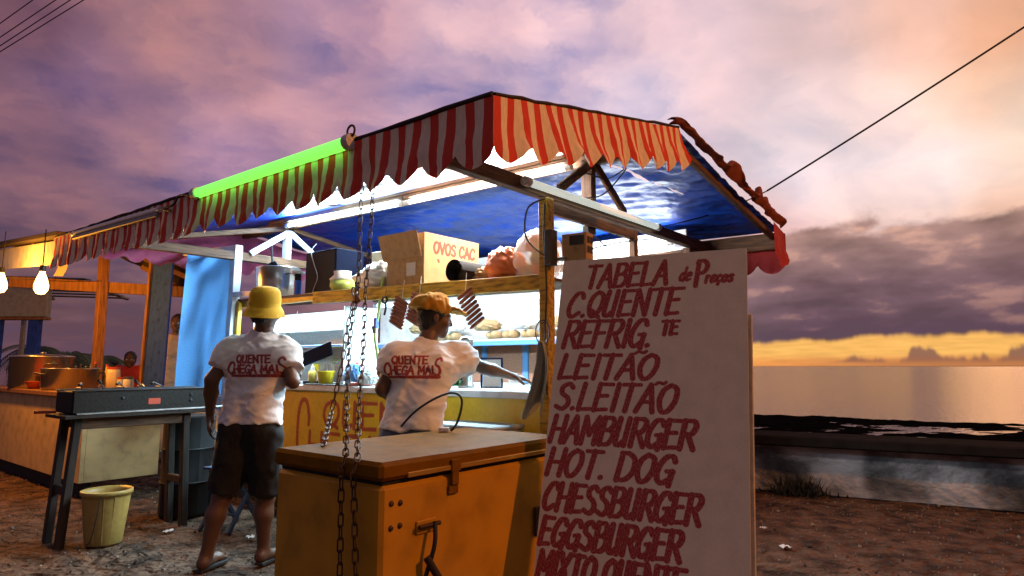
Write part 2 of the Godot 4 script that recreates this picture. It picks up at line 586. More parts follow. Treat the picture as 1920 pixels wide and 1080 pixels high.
# ---------------------------------------------------------------- brush lettering
var GLYPH := {
	"A": [9.5, [0, 0, 5, 10], [5, 10, 9, 0], [1.5, 3.6, 8, 3.6]],
	"B": [9, [1, 0, 1.2, 10], [0.5, 10, 6, 10, 8, 8, 6, 5.6, 1, 5.4], [1, 5.4, 7, 5.2, 9, 3, 6.5, 0.2, 0.6, 0]],
	"C": [9, [9, 8, 7.5, 9.8, 4, 9.6, 1, 6, 1, 2, 4, 0, 8.5, 1.6]],
	"D": [9.5, [1, 0, 1.2, 10], [0.4, 10, 5, 10, 9, 7.5, 9, 3, 5.5, 0.2, 0.4, 0]],
	"E": [8.5, [1, 0, 1, 10], [0.6, 10, 8.4, 10], [1, 5.4, 6.8, 5.6], [0.6, 0, 8, 0.3]],
	"F": [8, [1, 0, 1, 10], [0.6, 10, 8.4, 10], [1, 5.2, 6.6, 5.4]],
	"G": [9.5, [9, 8.2, 7.5, 9.8, 4, 9.6, 1, 6, 1, 2, 4, 0, 8.2, 1.8], [5.5, 4.4, 9.4, 4.4], [8.6, 4.4, 8.2, -0.6]],
	"H": [9.5, [1, 0, 1, 10], [8.6, 0, 8.6, 10], [1, 5, 8.6, 5]],
	"I": [4, [2, 0, 2, 10]],
	"L": [8, [1.2, 10, 1, 0], [0.6, 0, 8, 0.3]],
	"M": [11, [1, 0, 1, 10], [1, 10, 5.4, 3.4], [5.4, 3.4, 10, 10], [10, 10, 10, 0]],
	"N": [9.5, [1, 0, 1, 10], [1, 10, 8.4, 0], [8.4, 0, 8.4, 10]],
	"O": [9.5, [5, 10, 1.6, 8, 0.6, 4, 3, 0.2, 6.5, 0.6, 9, 4.5, 8.4, 8.6, 5, 10]],
	"P": [8.5, [1, -1, 1.2, 10], [0.2, 9.4, 5, 10.2, 8.4, 8, 6.2, 5, 1, 4.4]],
	"Q": [9.5, [5, 10, 1.6, 8, 0.6, 4, 3, 0.2, 6.5, 0.6, 9, 4.5, 8.4, 8.6, 5, 10], [3.4, 2.2, 8.6, -0.4]],
	"R": [9, [1, 0, 1.2, 10], [0.4, 10, 6.4, 10, 8.4, 8, 6, 5.2, 1, 5], [4.4, 5, 9, 0]],
	"S": [8.5, [8, 8.6, 5.4, 10, 2, 8.8, 2.2, 6.4, 6.4, 4.4, 7.6, 2, 5, 0, 0.8, 1]],
	"T": [9, [0, 10, 9.6, 10], [4.8, 10, 4.4, 0]],
	"U": [9, [1.2, 10, 0.9, 3.4, 1.4, 0.6, 3.6, 0, 5.6, 1.2], [7.2, 10, 7, 0]],
	"V": [9, [0.4, 10, 4.4, 0], [4.4, 0, 8.8, 10]],
	"X": [9, [0.4, 0, 8.4, 10], [1.2, 10, 8, 0]],
	".": [3.4, [1, 0.2, 1.6, 0.4]],
	" ": [5],
	"d": [8, [6.5, 6, 3.5, 7, 1, 4, 2.4, 0.6, 6.4, 2], [7, 12, 6.6, 0]],
	"e": [7, [1.2, 4, 6.4, 4.6, 5.8, 7, 3, 7, 1, 3.4, 2.6, 0.2, 6.6, 1.4]],
	"r": [6, [1.2, 0, 1.4, 7], [1.4, 4.4, 3.4, 7, 5.6, 6.6]],
	"c": [6.5, [6, 6, 4, 7.2, 1.2, 5, 1.4, 1.4, 3.6, 0, 6.2, 1.2], [3.6, 0, 3.2, -2.6]],
	"o": [7, [3.8, 7, 1.2, 5, 1.6, 1, 4.4, 0.2, 6.4, 3, 5.8, 6.2, 3.8, 7]],
	"s": [6.5, [5.8, 6.2, 3.4, 7.2, 1.6, 5.4, 4.8, 3.2, 5.2, 1, 3, 0, 0.8, 1]],
	"~": [9, [0, 0, 2.6, 3.4, 5, 2.2, 7, 0.8, 9.4, 4]],
}


class Ink:
	# a coverage picture that brush strokes are drawn into
	var w: int
	var h: int
	var a := PackedFloat32Array()
	var noise := FastNoiseLite.new()

	func _init(ww: int, hh: int, sd := 1):
		w = ww; h = hh
		a.resize(w * h)
		noise.seed = sd
		noise.frequency = 0.16

	func stroke(p: Vector2, q: Vector2, r0: float, r1: float):
		var m := maxf(r0, r1) + 2.0
		var d := q - p
		var inv := 1.0 / maxf(d.length_squared(), 1e-6)
		for y in range(maxi(0, int(minf(p.y, q.y) - m)), mini(h - 1, int(maxf(p.y, q.y) + m)) + 1):
			for x in range(maxi(0, int(minf(p.x, q.x) - m)), mini(w - 1, int(maxf(p.x, q.x) + m)) + 1):
				var e := Vector2(x + 0.5, y + 0.5) - p
				var t := clampf(e.dot(d) * inv, 0.0, 1.0)
				var c := lerpf(r0, r1, t) - (e - d * t).length() + noise.get_noise_2d(x, y) * 0.9 + 0.5
				if c > 0.0: a[y * w + x] = maxf(a[y * w + x], minf(c, 1.0))

	func text(glyph: Dictionary, s: String, at: Vector2, width: float, height: float, slant: float, pen: float, flat_pen := 0.35):
		# at is the left end of the base line, in pixels with y down
		var total := 0.0
		for ch in s: total += glyph[ch][0]
		var k := width / total
		var x := 0.0
		for ch in s:
			var g: Array = glyph[ch]
			for i in range(1, g.size()):
				var raw: Array = g[i]
				var pts := []
				for j in range(0, raw.size(), 2):
					var q := Vector2(float(raw[j]) * k * 0.87 + x, float(raw[j + 1]) * 0.1 * height)
					pts.append(at + Vector2(q.x + q.y * slant, -q.y))
				if pts.size() > 4: pts = smooth(pts)
				for j in pts.size() - 1:
					var dir: Vector2 = (pts[j + 1] - pts[j]).normalized()
					var r := pen * (1.0 - flat_pen + flat_pen * absf(dir.y))
					stroke(pts[j], pts[j + 1], r, r)
			x += g[0] * k

	func smooth(pts: Array) -> Array:
		var out := []
		for i in pts.size() - 1:
			var p0: Vector2 = pts[maxi(i - 1, 0)]
			var p1: Vector2 = pts[i]
			var p2: Vector2 = pts[i + 1]
			var p3: Vector2 = pts[mini(i + 2, pts.size() - 1)]
			for n in 4:
				var t := n / 4.0
				out.append(0.5 * (2.0 * p1 + (p2 - p0) * t + (2.0 * p0 - 5.0 * p1 + 4.0 * p2 - p3) * t * t + (3.0 * p1 - p0 - 3.0 * p2 + p3) * t * t * t))
		out.append(pts[pts.size() - 1])
		return out

	func picture(base: Color, ink: Color, mottling: float, wear: float) -> ImageTexture:
		# base and ink are linear
		var im := Image.create(w, h, false, Image.FORMAT_RGB8)
		var n2 := FastNoiseLite.new()
		n2.seed = 77
		n2.frequency = 0.012
		for y in h:
			for x in w:
				var m := 1.0 + mottling * (n2.get_noise_2d(x, y) + 0.5 * noise.get_noise_2d(x * 0.5, y * 0.5))
				var cv := a[y * w + x]
				var c := Color(base.r * m, base.g * m, base.b * m)
				if cv > 0.0:
					cv *= 1.0 - wear * maxf(0.0, noise.get_noise_2d(x * 1.7, y * 0.6) + 0.1)
					c = c.lerp(Color(ink.r * m, ink.g * m, ink.b * m), cv)
				im.set_pixel(x, y, c.linear_to_srgb())
		im.generate_mipmaps()
		return ImageTexture.create_from_image(im)


func printed(tex: Texture2D, rough: float) -> StandardMaterial3D:
	var m := StandardMaterial3D.new()
	m.albedo_texture = tex
	m.roughness = rough
	m.cull_mode = BaseMaterial3D.CULL_DISABLED
	return m


# ---------------------------------------------------------------- sky
func smooth01(a: float, b: float, x: float) -> float:
	var t := clampf((x - a) / (b - a), 0.0, 1.0)
	return t * t * (3.0 - 2.0 * t)


func make_sky() -> Sky:
	# colours of the dusk air, read at pixels of the photograph (sRGB bytes), turned to directions
	var spots := [
		[60, 40, 115, 82, 94], [300, 40, 175, 130, 130], [420, 110, 168, 130, 140], [160, 150, 138, 108, 132], [60, 260, 130, 98, 112],
		[250, 300, 152, 118, 132], [120, 400, 128, 96, 108], [420, 300, 172, 140, 165], [640, 60, 186, 150, 166], [620, 180, 184, 148, 164],
		[900, 60, 208, 180, 192], [800, 200, 200, 170, 186], [1050, 90, 224, 198, 208], [1200, 60, 226, 200, 204], [1200, 190, 238, 221, 226],
		[1350, 120, 234, 210, 208], [1500, 70, 230, 200, 190], [1500, 220, 240, 222, 216], [1700, 60, 226, 188, 165], [1640, 200, 238, 218, 206],
		[1880, 60, 218, 168, 130], [1850, 180, 236, 200, 165], [1800, 300, 248, 238, 230], [1650, 330, 246, 234, 228], [1900, 270, 246, 226, 196], [1500, 330, 243, 232, 230],
		[1450, 430, 215, 180, 172], [1650, 390, 232, 205, 188], [1880, 390, 230, 190, 160],
		[230, 600, 112, 84, 88], [300, 520, 125, 96, 106], [40, 500, 115, 86, 92]]
	var dirs := []
	for s in spots:
		var d := (pix(s[0], s[1], 1.0) - Vector3(0, EYE, 0)).normalized()
		dirs.append([d, Color8(s[2], s[3], s[4]).srgb_to_linear()])
	# the rest of the sky: darker and bluer away from the afterglow, mauve overhead
	for e in [[0, 45, 150, 118, 150], [30, 45, 176, 136, 148], [-35, 45, 124, 96, 126], [60, 12, 210, 150, 120], [62, 28, 178, 126, 116], [100, 15, 124, 104, 104], [100, 40, 124, 106, 114], [-65, 15, 104, 82, 104], [-65, 40, 110, 92, 114], [-100, 15, 100, 90, 104], [-110, 45, 106, 98, 112], [150, 15, 102, 94, 102], [150, 45, 110, 102, 110], [-150, 15, 100, 92, 104], [-150, 45, 108, 100, 112], [0, 75, 128, 110, 128], [180, 75, 118, 106, 118]]:
		var az := deg_to_rad(e[0])
		var el := deg_to_rad(e[1])
		dirs.append([Vector3(sin(az) * cos(el), sin(el), -cos(az) * cos(el)), Color8(e[2], e[3], e[4]).srgb_to_linear()])
	var gw := 144
	var gh := 40
	var grid: Array[Vector3] = []
	for j in gh + 1:
		for i in gw + 1:
			var az := TAU * (float(i) / gw - 0.5)
			var el := PI * 0.5 * j / gh
			var d := Vector3(sin(az) * cos(el), sin(el), -cos(az) * cos(el))
			var sum := Vector3.ZERO
			var ws := 0.0
			for q in dirs:
				var x: float = (d - q[0]).length_squared()
				var w := 1.0 / pow(x + 0.0012, 2.0)
				var c: Color = q[1]
				sum += Vector3(c.r * 1.0, c.g * 0.925, c.b * 1.0) * w
				ws += w
			grid.append(sum / ws)
	var n1 := FastNoiseLite.new()
	n1.seed = 5
	n1.frequency = 1.0
	n1.fractal_octaves = 6
	n1.domain_warp_enabled = true
	n1.domain_warp_amplitude = 0.35
	n1.domain_warp_frequency = 0.7
	var n2 := FastNoiseLite.new()
	n2.seed = 12
	n2.frequency = 1.0
	n2.fractal_octaves = 5
	var W := 4096
	var H := 2048
	var im := Image.create(W, H, false, Image.FORMAT_RGB8)
	im.fill(Color8(70, 50, 52))
	var sky_at := func(ax: float, ey: float) -> Color:
		# ax, ey in degrees
		var gx := (ax / 360.0 + 0.5) * gw
		var gy := clampf(ey / 90.0, 0.0, 0.9999) * gh
		var i0 := clampi(int(gx), 0, gw - 1)
		var j0 := int(gy)
		var fx := gx - i0
		var fy := gy - j0
		var b0 := j0 * (gw + 1) + i0
		var c: Vector3 = grid[b0].lerp(grid[b0 + 1], fx).lerp(grid[b0 + gw + 1].lerp(grid[b0 + gw + 2], fx), fy)
		var az := deg_to_rad(ax)
		var el := deg_to_rad(ey)
		var d := Vector3(sin(az) * cos(el), sin(el), -cos(az) * cos(el))
		var p := Vector2(d.x, d.z) / (d.y + 0.16)
		# high cloud: wisps, drawn out in fans on the bright side
		var west := smooth01(4.0, 26.0, ax) * (1.0 - smooth01(90.0, 140.0, ax))
		var a1 := n1.get_noise_2d(p.x * 1.5, p.y * 1.5)
		var fan := Vector2(p.x * 0.75 + p.y * 0.66, -p.x * 0.66 + p.y * 0.75)
		var a2 := n2.get_noise_2d(fan.x * 2.3 + a1 * 0.3, fan.y * 0.5 + 7.0)
		var a3 := n2.get_noise_2d(p.x * 5.0 + a1, p.y * 5.0)
		var k := lerpf(a1 * 1.5 + a3 * 0.5, a2 * 1.0 + a1 * 0.3 + a3 * 0.22, west)
		var lum := 1.0 + 0.07 * west + k * lerpf(0.42, 0.3, west)
		c = Vector3(c.x * (lum + k * 0.12), c.y * lum, c.z * (lum - k * lerpf(0.26, 0.10, west)))
		# the low bank of cloud over the sea
		var edge := lerpf(6.5, 11.3, smooth01(8.0, 24.0, ax) * (1.0 - 0.5 * smooth01(70, 120, ax)))
		var puff := n1.get_noise_2d(ax * 0.085 + 3.0, ey * 0.19) * 2.9 + n2.get_noise_2d(ax * 0.3, ey * 0.5) * 0.9
		var under := edge + puff - ey
		var bank := smooth01(-0.35, 1.5, under) * lerpf(0.55, 0.97, west)
		if bank > 0.0:
			var hi := Vector3(0.40, 0.23, 0.20)
			var mid := Vector3(0.19, 0.105, 0.125)
			var low := Vector3(0.088, 0.045, 0.075)
			var q := clampf((ey - 2.5) / 8.0, 0.0, 1.0)
			var bc := low.lerp(mid, minf(q * 2.0, 1.0)).lerp(hi, maxf(q * 2.0 - 1.0, 0.0))
			var bl := n1.get_noise_2d(ax * 0.13 + 9.0, ey * 0.34) * 0.75 + n2.get_noise_2d(ax * 0.2, ey * 0.8 + 3.0) * 0.3
			bc *= 1.0 + bl * 0.7
			bc += Vector3(0.2, 0.1, 0.045) * smooth01(0.16, 0.5, bl) * west * smooth01(1.0, 4.0, ey)
			c = c.lerp(bc, bank)
		# the clear strip along the horizon
		var top := 2.3 + n2.get_noise_2d(ax * 0.11, 2.0) * 0.7 + n2.get_noise_2d(ax * 0.8, 5.0) * 0.16 - 0.25 * smooth01(26, 20, ax)
		var strip := (1.0 - smooth01(top - 0.35, top + 0.15, ey)) * smooth01(2.0, 15.0, ax) * (1.0 - smooth01(60.0, 95.0, ax))
		if strip > 0.0:
			var yc := Vector3(1.0, 0.52, 0.13).lerp(Vector3(0.95, 0.36, 0.09), 1.0 - smooth01(0.2, 1.1, ey))
			c = c.lerp(yc * (1.0 + 0.22 * n2.get_noise_2d(ax * 0.25, ey * 3.0)), strip * 0.96)
			# a row of small heaped clouds in front of it
			var heap := smooth01(23.0, 36.0, ax) * (0.85 + 1.55 * n2.get_noise_2d(ax * 0.24 + 40.0, 1.0) + 0.2 * n2.get_noise_2d(ax * 0.9, 11.0)) * 1.6 + 0.12 * n2.get_noise_2d(ax * 3.1, ey * 2.0) * smooth01(24, 30, ax)
			var hm := smooth01(-0.2, 0.3, heap - ey) * smooth01(0.12, 0.5, ey)
			c = c.lerp(Vector3(0.25, 0.115, 0.09), hm * 0.9)
			c = c.lerp(Vector3(0.42, 0.16, 0.07), (1.0 - smooth01(0.2, 1.0, ey)) * 0.75 * smooth01(18.0, 34.0, ax))
		return Color(clampf(c.x, 0, 1), clampf(c.y, 0, 1), clampf(c.z, 0, 1)).linear_to_srgb()
	var x0 := int((0.5 - 44.0 / 360.0) * W) / 8 * 8
	var x1 := int((0.5 + 44.0 / 360.0) * W) / 8 * 8
	var y1 := H / 2
	var y0 := int((0.5 - 33.0 / 180.0) * H) / 8 * 8
	for y in range(0, y1, 8):
		for x in range(0, W, 8):
			if x >= x0 and x < x1 and y >= y0:
				for yy in range(y, y + 8, 1):
					for xx in range(x, x + 8, 1):
						im.set_pixel((xx + W / 2) % W, yy, sky_at.call((xx + 0.5) / W * 360.0 - 180.0, 90.0 - (yy + 0.5) / H * 180.0))
			else:
				im.fill_rect(Rect2i((x + W / 2) % W, y, 8, 8), sky_at.call((x + 4.0) / W * 360.0 - 180.0, 90.0 - (y + 4.0) / H * 180.0))
	var m := PanoramaSkyMaterial.new()
	m.panorama = ImageTexture.create_from_image(im)
	var sky := Sky.new()
	sky.sky_material = m
	return sky


# ---------------------------------------------------------------- the setting
func make_ground():
	var n := FastNoiseLite.new()
	n.seed = 4
	n.frequency = 0.9
	n.fractal_octaves = 5
	var n2 := FastNoiseLite.new()
	n2.seed = 8
	n2.frequency = 6.0
	n2.fractal_octaves = 3
	var m := mat(0.145, 0.08, 0.049, 0.8, 0, ntex(31, 0.012, [[0.0, 0.35], [0.35, 0.68], [0.6, 0.88], [1.0, 1.0]], 1024, 6), Vector3(0.3, 0.3, 0.3), nrm(33, 0.06, 9.0, 5), 1.0)
	m.uv1_world_triplanar = true
	m.metallic_specular = 0.25
	var b := MB.new()
	b.smooth(true)
	# fine in front of the stall, coarse outwards; one sheet that ends under the sea wall
	var xs := []
	var x := -60.0
	while x < 30.0:
		xs.append(x)
		x += 0.055 if x > -7.5 and x < 6.5 else (0.5 if x > -14 and x < 12 else 4.0)
	xs.append(30.0)
	var zs := []
	var z := 12.0
	while z > -60.0:
		zs.append(z)
		z -= 0.055 if z < -2.6 and z > -9.5 else (0.3 if z < 2.0 and z > -14.0 else 4.0)
	zs.append(-60.0)
	var pt := func(px: float, pz: float) -> Vector3:
		var near := 1.0 if px > -8 and px < 7 and pz < -2 and pz > -10 else 0.3
		var y := -0.012 + near * (n.get_noise_2d(px, pz) * 0.016 + n2.get_noise_2d(px, pz) * 0.012)
		return Vector3(px, y, pz)
	for j in zs.size() - 1:
		for i in xs.size() - 1:
			# leave out what lies beyond the sea wall
			if wall_side(Vector3((xs[i] + xs[i + 1]) * 0.5, 0, (zs[j] + zs[j + 1]) * 0.5)) < -0.6 - (xs[i + 1] - xs[i]) * 0.5: continue
			var q := [Vector2(xs[i], zs[j]), Vector2(xs[i + 1], zs[j]), Vector2(xs[i + 1], zs[j + 1]), Vector2(xs[i], zs[j + 1])]
			for k in [0, 2, 1, 0, 3, 2]:
				b.v(pt.call(q[k].x, q[k].y))
	struct(b, "ground", m)


# the sea wall runs along a line on the ground: wall_side is the distance in front of it, on the land side
var WALL_A := Vector3(2.42, 0, -6.64)
var WALL_D := Vector3(1.9, 0, 1.05).normalized()


func wall_side(p: Vector3) -> float:
	return (p - WALL_A).dot(Vector3(-WALL_D.z, 0, WALL_D.x))


func make_wall():
	var n := Vector3(-WALL_D.z, 0, WALL_D.x)
	var o := wthing("sea_wall", "low stained concrete sea wall with an overhanging coping coloured as its shadow", "wall", WALL_A, Basis(WALL_D, Vector3.UP, -n if false else n))
	var m := mat(0.55, 0.55, 0.56, 0.9, 0, ntex(41, 0.004, [[0.0, 0.3], [0.35, 0.55], [0.6, 0.85], [1.0, 1.0]], 512, 6), Vector3(0.55, 0.8, 0.55), nrm(43, 0.03, 6.0, 5), 0.8)
	var nn := FastNoiseLite.new()
	nn.seed = 2
	nn.frequency = 0.9
	for k in range(-26, 12):
		var b := MB.new()
		# bays of rendered wall, each a little out of line
		var x0 := k * 3.2 + 0.01
		b.sheet(24, 8, func(s: float, t: float): return Vector3(x0 + s * 3.18, t * 0.47, nn.get_noise_2d((x0 + s * 3.18) * 3.0, t * 2.0) * 0.02))
		b.box(Vector3(x0 + 1.59, 0.13, -0.16), Vector3(3.18, 0.66, 0.26))
		part(b, "wall_bay", m, o)
	var cm := mat(0.02, 0.018, 0.017, 0.9, 0, M.stain, Vector3(1, 1, 1))  # near-black colour stands for the shadow band of the overhang
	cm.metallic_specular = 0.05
	m.metallic_specular = 0.1
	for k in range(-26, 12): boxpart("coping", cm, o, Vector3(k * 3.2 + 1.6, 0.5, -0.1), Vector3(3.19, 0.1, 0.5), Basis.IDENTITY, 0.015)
	# weeds and sand drift at the foot of the wall
	var w := MB.new()
	rng.seed = 91
	for i in 150:
		var px: float = 0.42 + rng.randfn(0, 0.14)
		var hh := rng.randf_range(0.03, 0.12) + (0.18 * rng.randf() if absf(px - 0.45) < 0.22 else 0.0)
		var a := Vector3(px, 0.0, rng.randf_range(0.02, 0.22))
		var dirr := Vector3(rng.randfn(0, 0.4), 1, rng.randfn(0, 0.4)).normalized() * hh
		var sd := Vector3(rng.randfn(), 0, rng.randfn()).normalized() * 0.012
		w.tri(a - sd, a + sd, a + dirr)
	var weeds := part(w, "weeds", mat(0.008, 0.01, 0.007, 0.9), self, o.transform)
	weeds.set_meta("kind", "stuff")
	tag(weeds, "dark weeds and litter gathered along the foot of the sea wall", "weeds")


func make_shore():
	var n := FastNoiseLite.new()
	n.seed = 21
	n.frequency = 0.11
	n.fractal_octaves = 5
	var b := MB.new()
	b.smooth(true)
	var wn := Vector3(-WALL_D.z, 0, WALL_D.x)
	var pt := func(along: float, out: float) -> Vector3:
		var p := WALL_A + WALL_D * along - wn * (0.5 + out)
		var y := lerpf(-0.75, -1.98, smooth01(0.0, 20.0, out)) - smooth01(36.0, 46.0, out) * 0.5
		y += n.get_noise_2d(along * 0.4, out * 1.3) * 0.24 * smooth01(1.0, 10.0, out) + n.get_noise_2d(along * 5.0, out * 5.0) * 0.16
		p.y = y
		return p
	var outs := []
	var s := 0.0
	while s < 60.0:
		outs.append(s)
		s += 0.28
	var als := []
	s = -90.0
	while s < 60.0:
		als.append(s)
		s += 0.45 if s > -6.0 and s < 40.0 else 2.5
	for j in outs.size() - 1:
		for i in als.size() - 1:
			b.quad(pt.call(als[i], outs[j]), pt.call(als[i + 1], outs[j]), pt.call(als[i + 1], outs[j + 1]), pt.call(als[i], outs[j + 1]))
	var m := mat(0.012, 0.0085, 0.008, 0.8, 0, ntex(51, 0.02, [[0, 0.3], [1, 1.0]], 512, 5), Vector3(0.2, 0.2, 0.2))
	m.metallic_specular = 0.03
	m.roughness = 1.0
	struct(b, "beach", m)
	var w := MB.new()
	w.smooth(true)
	var L := 20000.0
	w.quad(Vector3(-L, -2.05, 0), Vector3(L, -2.05, 0), Vector3(L, -2.05, -L), Vector3(-L, -2.05, -L))
	var wn1 := FastNoiseLite.new()
	var wm := mat(0.2, 0.03, 0.012, 0.11, 0, null, Vector3(0.25, 0.25, 0.12), nrm(53, 0.03, 9.0, 5), 0.2)  # reddish base colour carries the dusk glow mirrored on the water
	wm.uv1_world_triplanar = true
	wm.metallic_specular = 0.4
	struct(w, "sea", wm)


func make_gravel():
	# loose stones and shells on the trodden ground
	rng.seed = 17
	var b := MB.new()
	b.smooth(false)
	var base := []
	for k in 6: base.append([Vector3(1, 0, 0), Vector3(0, 0, 1), Vector3(-1, 0, 0), Vector3(0, 0, -1), Vector3(0, 1, 0), Vector3(0, -1, 0)][k] * [0.9, 1.1, 1.0, 0.8, 0.6, 0.5][k])
	for t in [[0, 4, 1], [1, 4, 2], [2, 4, 3], [3, 4, 0], [0, 5, 3], [3, 5, 2], [2, 5, 1], [1, 5, 0]]: b.face([base[t[0]], base[t[1]], base[t[2]]], Vector3.ZERO)
	var mm := MultiMesh.new()
	mm.transform_format = MultiMesh.TRANSFORM_3D
	mm.use_colors = true
	mm.mesh = b.done()
	var xf := []
	while xf.size() < 9000:
		var p := Vector3(rng.randf_range(-7.5, 6.5), 0, rng.randf_range(-9.0, -2.6))
		if wall_side(p) < 0.05: continue
		xf.append(Transform3D(Basis.from_euler(Vector3(rng.randf() * TAU, rng.randf() * TAU, rng.randf() * TAU)) * Basis.from_scale(Vector3.ONE * rng.randf_range(0.004, 0.010) * (1.0 + 1.3 * pow(rng.randf(), 8.0))), p))
	mm.instance_count = xf.size()
	for i in xf.size():
		mm.set_instance_transform(i, xf[i])
		var g := rng.randf_range(0.04, 0.22) * (2.0 if rng.randf() < 0.03 else 1.0)
		mm.set_instance_color(i, Color(g * 1.1, g * 0.85, g * 0.66))
	var o := MultiMeshInstance3D.new()
	o.name = "gravel"
	o.multimesh = mm
	var m := mat(1, 1, 1, 0.85)
	m.vertex_color_use_as_albedo = true
	o.material_override = m
	o.set_meta("kind", "stuff")
	tag(o, "small loose stones strewn over the trodden ground", "gravel")
	add_child(o)
	# scraps of paper and shell
	for q in [[1472, 1028, 0.035, "crumpled pale scrap lying on the ground before the sea wall"], [1432, 992, 0.022, "thin white sliver of litter on the ground beside the price board"], [1522, 928, 0.02, "tiny white scrap lying close to the foot of the sea wall"], [316, 998, 0.03, "flattened pale scrap on the ground by the grill table leg"], [470, 1010, 0.03, "torn paper scrap on the ground behind the standing seller"]]:
		var o2 := pix(q[0], q[1], 1.0) - Vector3(0, EYE, 0)
		var at := Vector3(0, EYE, 0) + o2 * (-EYE / o2.y)
		var sb := MB.new()
		var r: float = q[2]
		var ph := rng.randf() * 9.0
		sb.sheet(6, 6, func(s: float, t: float): return Vector3((s - 0.5) * r * 2.2, 0.008 + r * 0.5 * absf(sin(s * 5.0 + ph) * cos(t * 4.0 + ph)), (t - 0.5) * r * 1.6))
		var sc := part(sb, "litter_scrap", M.paper, self, Transform3D(Basis(Vector3.UP, ph), at))
		tag(sc, q[3], "litter")


func make_lamp_post():
	# a plain pole on the promenade, out of the picture to the right, that the supply cable runs to
	var up := wthing("utility_pole", "plain concrete utility pole by the sea wall carrying the supply cable", "pole", Vector3(7.0, 0, -3.3))
	tubepart("post", M.grey_paint, up, [Vector3(0, -0.05, 0), Vector3(0, 6.4, 0)], [0.11, 0.07], 12)
	boxpart("cross_arm", M.wood_x, up, Vector3(0, 5.95, 0), Vector3(0.9, 0.08, 0.08))
	# a street lamp behind the photographer: it throws the warm light on the freezer and the board
	var o := wthing("street_lamp", "tall concrete street lamp with a glowing sodium lantern on a short arm", "street lamp", Vector3(8.6, 0, -0.3))
	tubepart("post", M.grey_paint, o, [Vector3(0, -0.05, 0), Vector3(0, 6.4, 0)], [0.11, 0.07], 12)
	tubepart("arm", M.grey_paint, o, curve([Vector3(0, 6.2, 0), Vector3(-0.4, 6.5, 0.1), Vector3(-1.1, 6.55, 0.3)], 5), 0.03, 8)
	var hb := MB.new()
	hb.lathe([Vector2(0.02, 0.12), Vector2(0.12, 0.08), Vector2(0.2, 0.0), Vector2(0.19, -0.01)], 16, Vector3(-1.1, 6.5, 0.3))
	part(hb, "lantern", M.grey_paint, o)
	var g := MB.new()
	g.lathe([Vector2(0.0, -0.09), Vector2(0.1, -0.06), Vector2(0.15, 0.0)], 16, Vector3(-1.1, 6.49, 0.3))
	part(g, "lamp_glass", glow(1.0, 0.5, 0.12, 6.0), o)
	var l := OmniLight3D.new()
	l.name = "lamp_light"
	l.light_color = Color(1.0, 0.62, 0.24)
	l.light_energy = LAMP_ENERGY
	l.light_size = 0.15
	l.omni_range = 40.0
	l.omni_attenuation = 2.0
	l.shadow_enabled = true
	l.position = Vector3(-1.1, 6.3, 0.3)
	o.add_child(l)


func make_cables():
	var ak := pk(1438, 358, 0, 0.16)
	var a := kp(ak.x, ak.y, ak.z)
	var top := Vector3(7.0, 5.9, -3.3)
	rng.seed = 6
	var c := part(wire(a, top, 0.07, 0.0085, 30), "power_cable", M.cable, self)
	tag(c, "twisted black supply cable running from the stall roof to the utility pole", "cable")
	var c2 := part(wire(a, kp(-0.5, 2.36, -2.6), 0.05, 0.006, 16), "lead_in_wire", M.cable, self)
	tag(c2, "thin black lead running under the blue tarp to the tie beam", "cable")
	# overhead lines crossing the top left corner of the view
	for q in [[0, 44, 78, -12, "highest"], [0, 70, 122, -12, "second"], [0, 86, 150, -12, "third"], [0, 97, 176, -12, "lowest"]]:
		var d0 := 9.0
		var p0 := pix(q[0], q[1], d0)
		var p1 := pix(q[2], q[3], d0 - 0.6)
		var dd := p1 - p0
		var w := part(wire(p0 - dd * 9.0, p1 + dd * 9.0, 0.0, 0.0075, 4), "overhead_wire", M.cable, self)
		tag(w, "%s of the four thin dark overhead wires against the mauve sky" % q[4], "wire", "overhead wires")


func wire(a: Vector3, b: Vector3, drop: float, r: float, n: int) -> MB:
	var m := MB.new()
	m.tube(sag(a, b, drop, n), r, 6)
	return m


# ---------------------------------------------------------------- the food stall
const EAVE := 2.31
const RIDGE := 2.715
const RZ := -1.58
const FRONT := 0.225
const BACK := -3.74
const LEN := -5.25
const XN := 0.2


func roof_y(z: float) -> float:
	if z > RZ: return lerpf(EAVE, RIDGE, (z - FRONT) / (RZ - FRONT))
	return lerpf(RIDGE, EAVE + 0.09, (z - RZ) / (BACK - RZ))


func stripe_texture() -> ImageTexture:
	var im := Image.create(128, 64, false, Image.FORMAT_RGB8)
	var n := FastNoiseLite.new()
	n.seed = 3
	n.frequency = 0.05
	for y in 64:
		for x in 128:
			var e := smooth01(0.0, 3.0, float(x)) * smooth01(67.0, 64.0, float(x)) if x < 100 else 0.0
			var c := Color(0.80, 0.66, 0.48).lerp(Color(0.62, 0.045, 0.02), e)
			var w := 1.0 + 0.16 * n.get_noise_2d(x, y) + 0.05 * (((x / 2) + (y / 2)) % 2)
			im.set_pixel(x, y, Color(c.r * w, c.g * w, c.b * w).linear_to_srgb())
	im.generate_mipmaps()
	return ImageTexture.create_from_image(im)


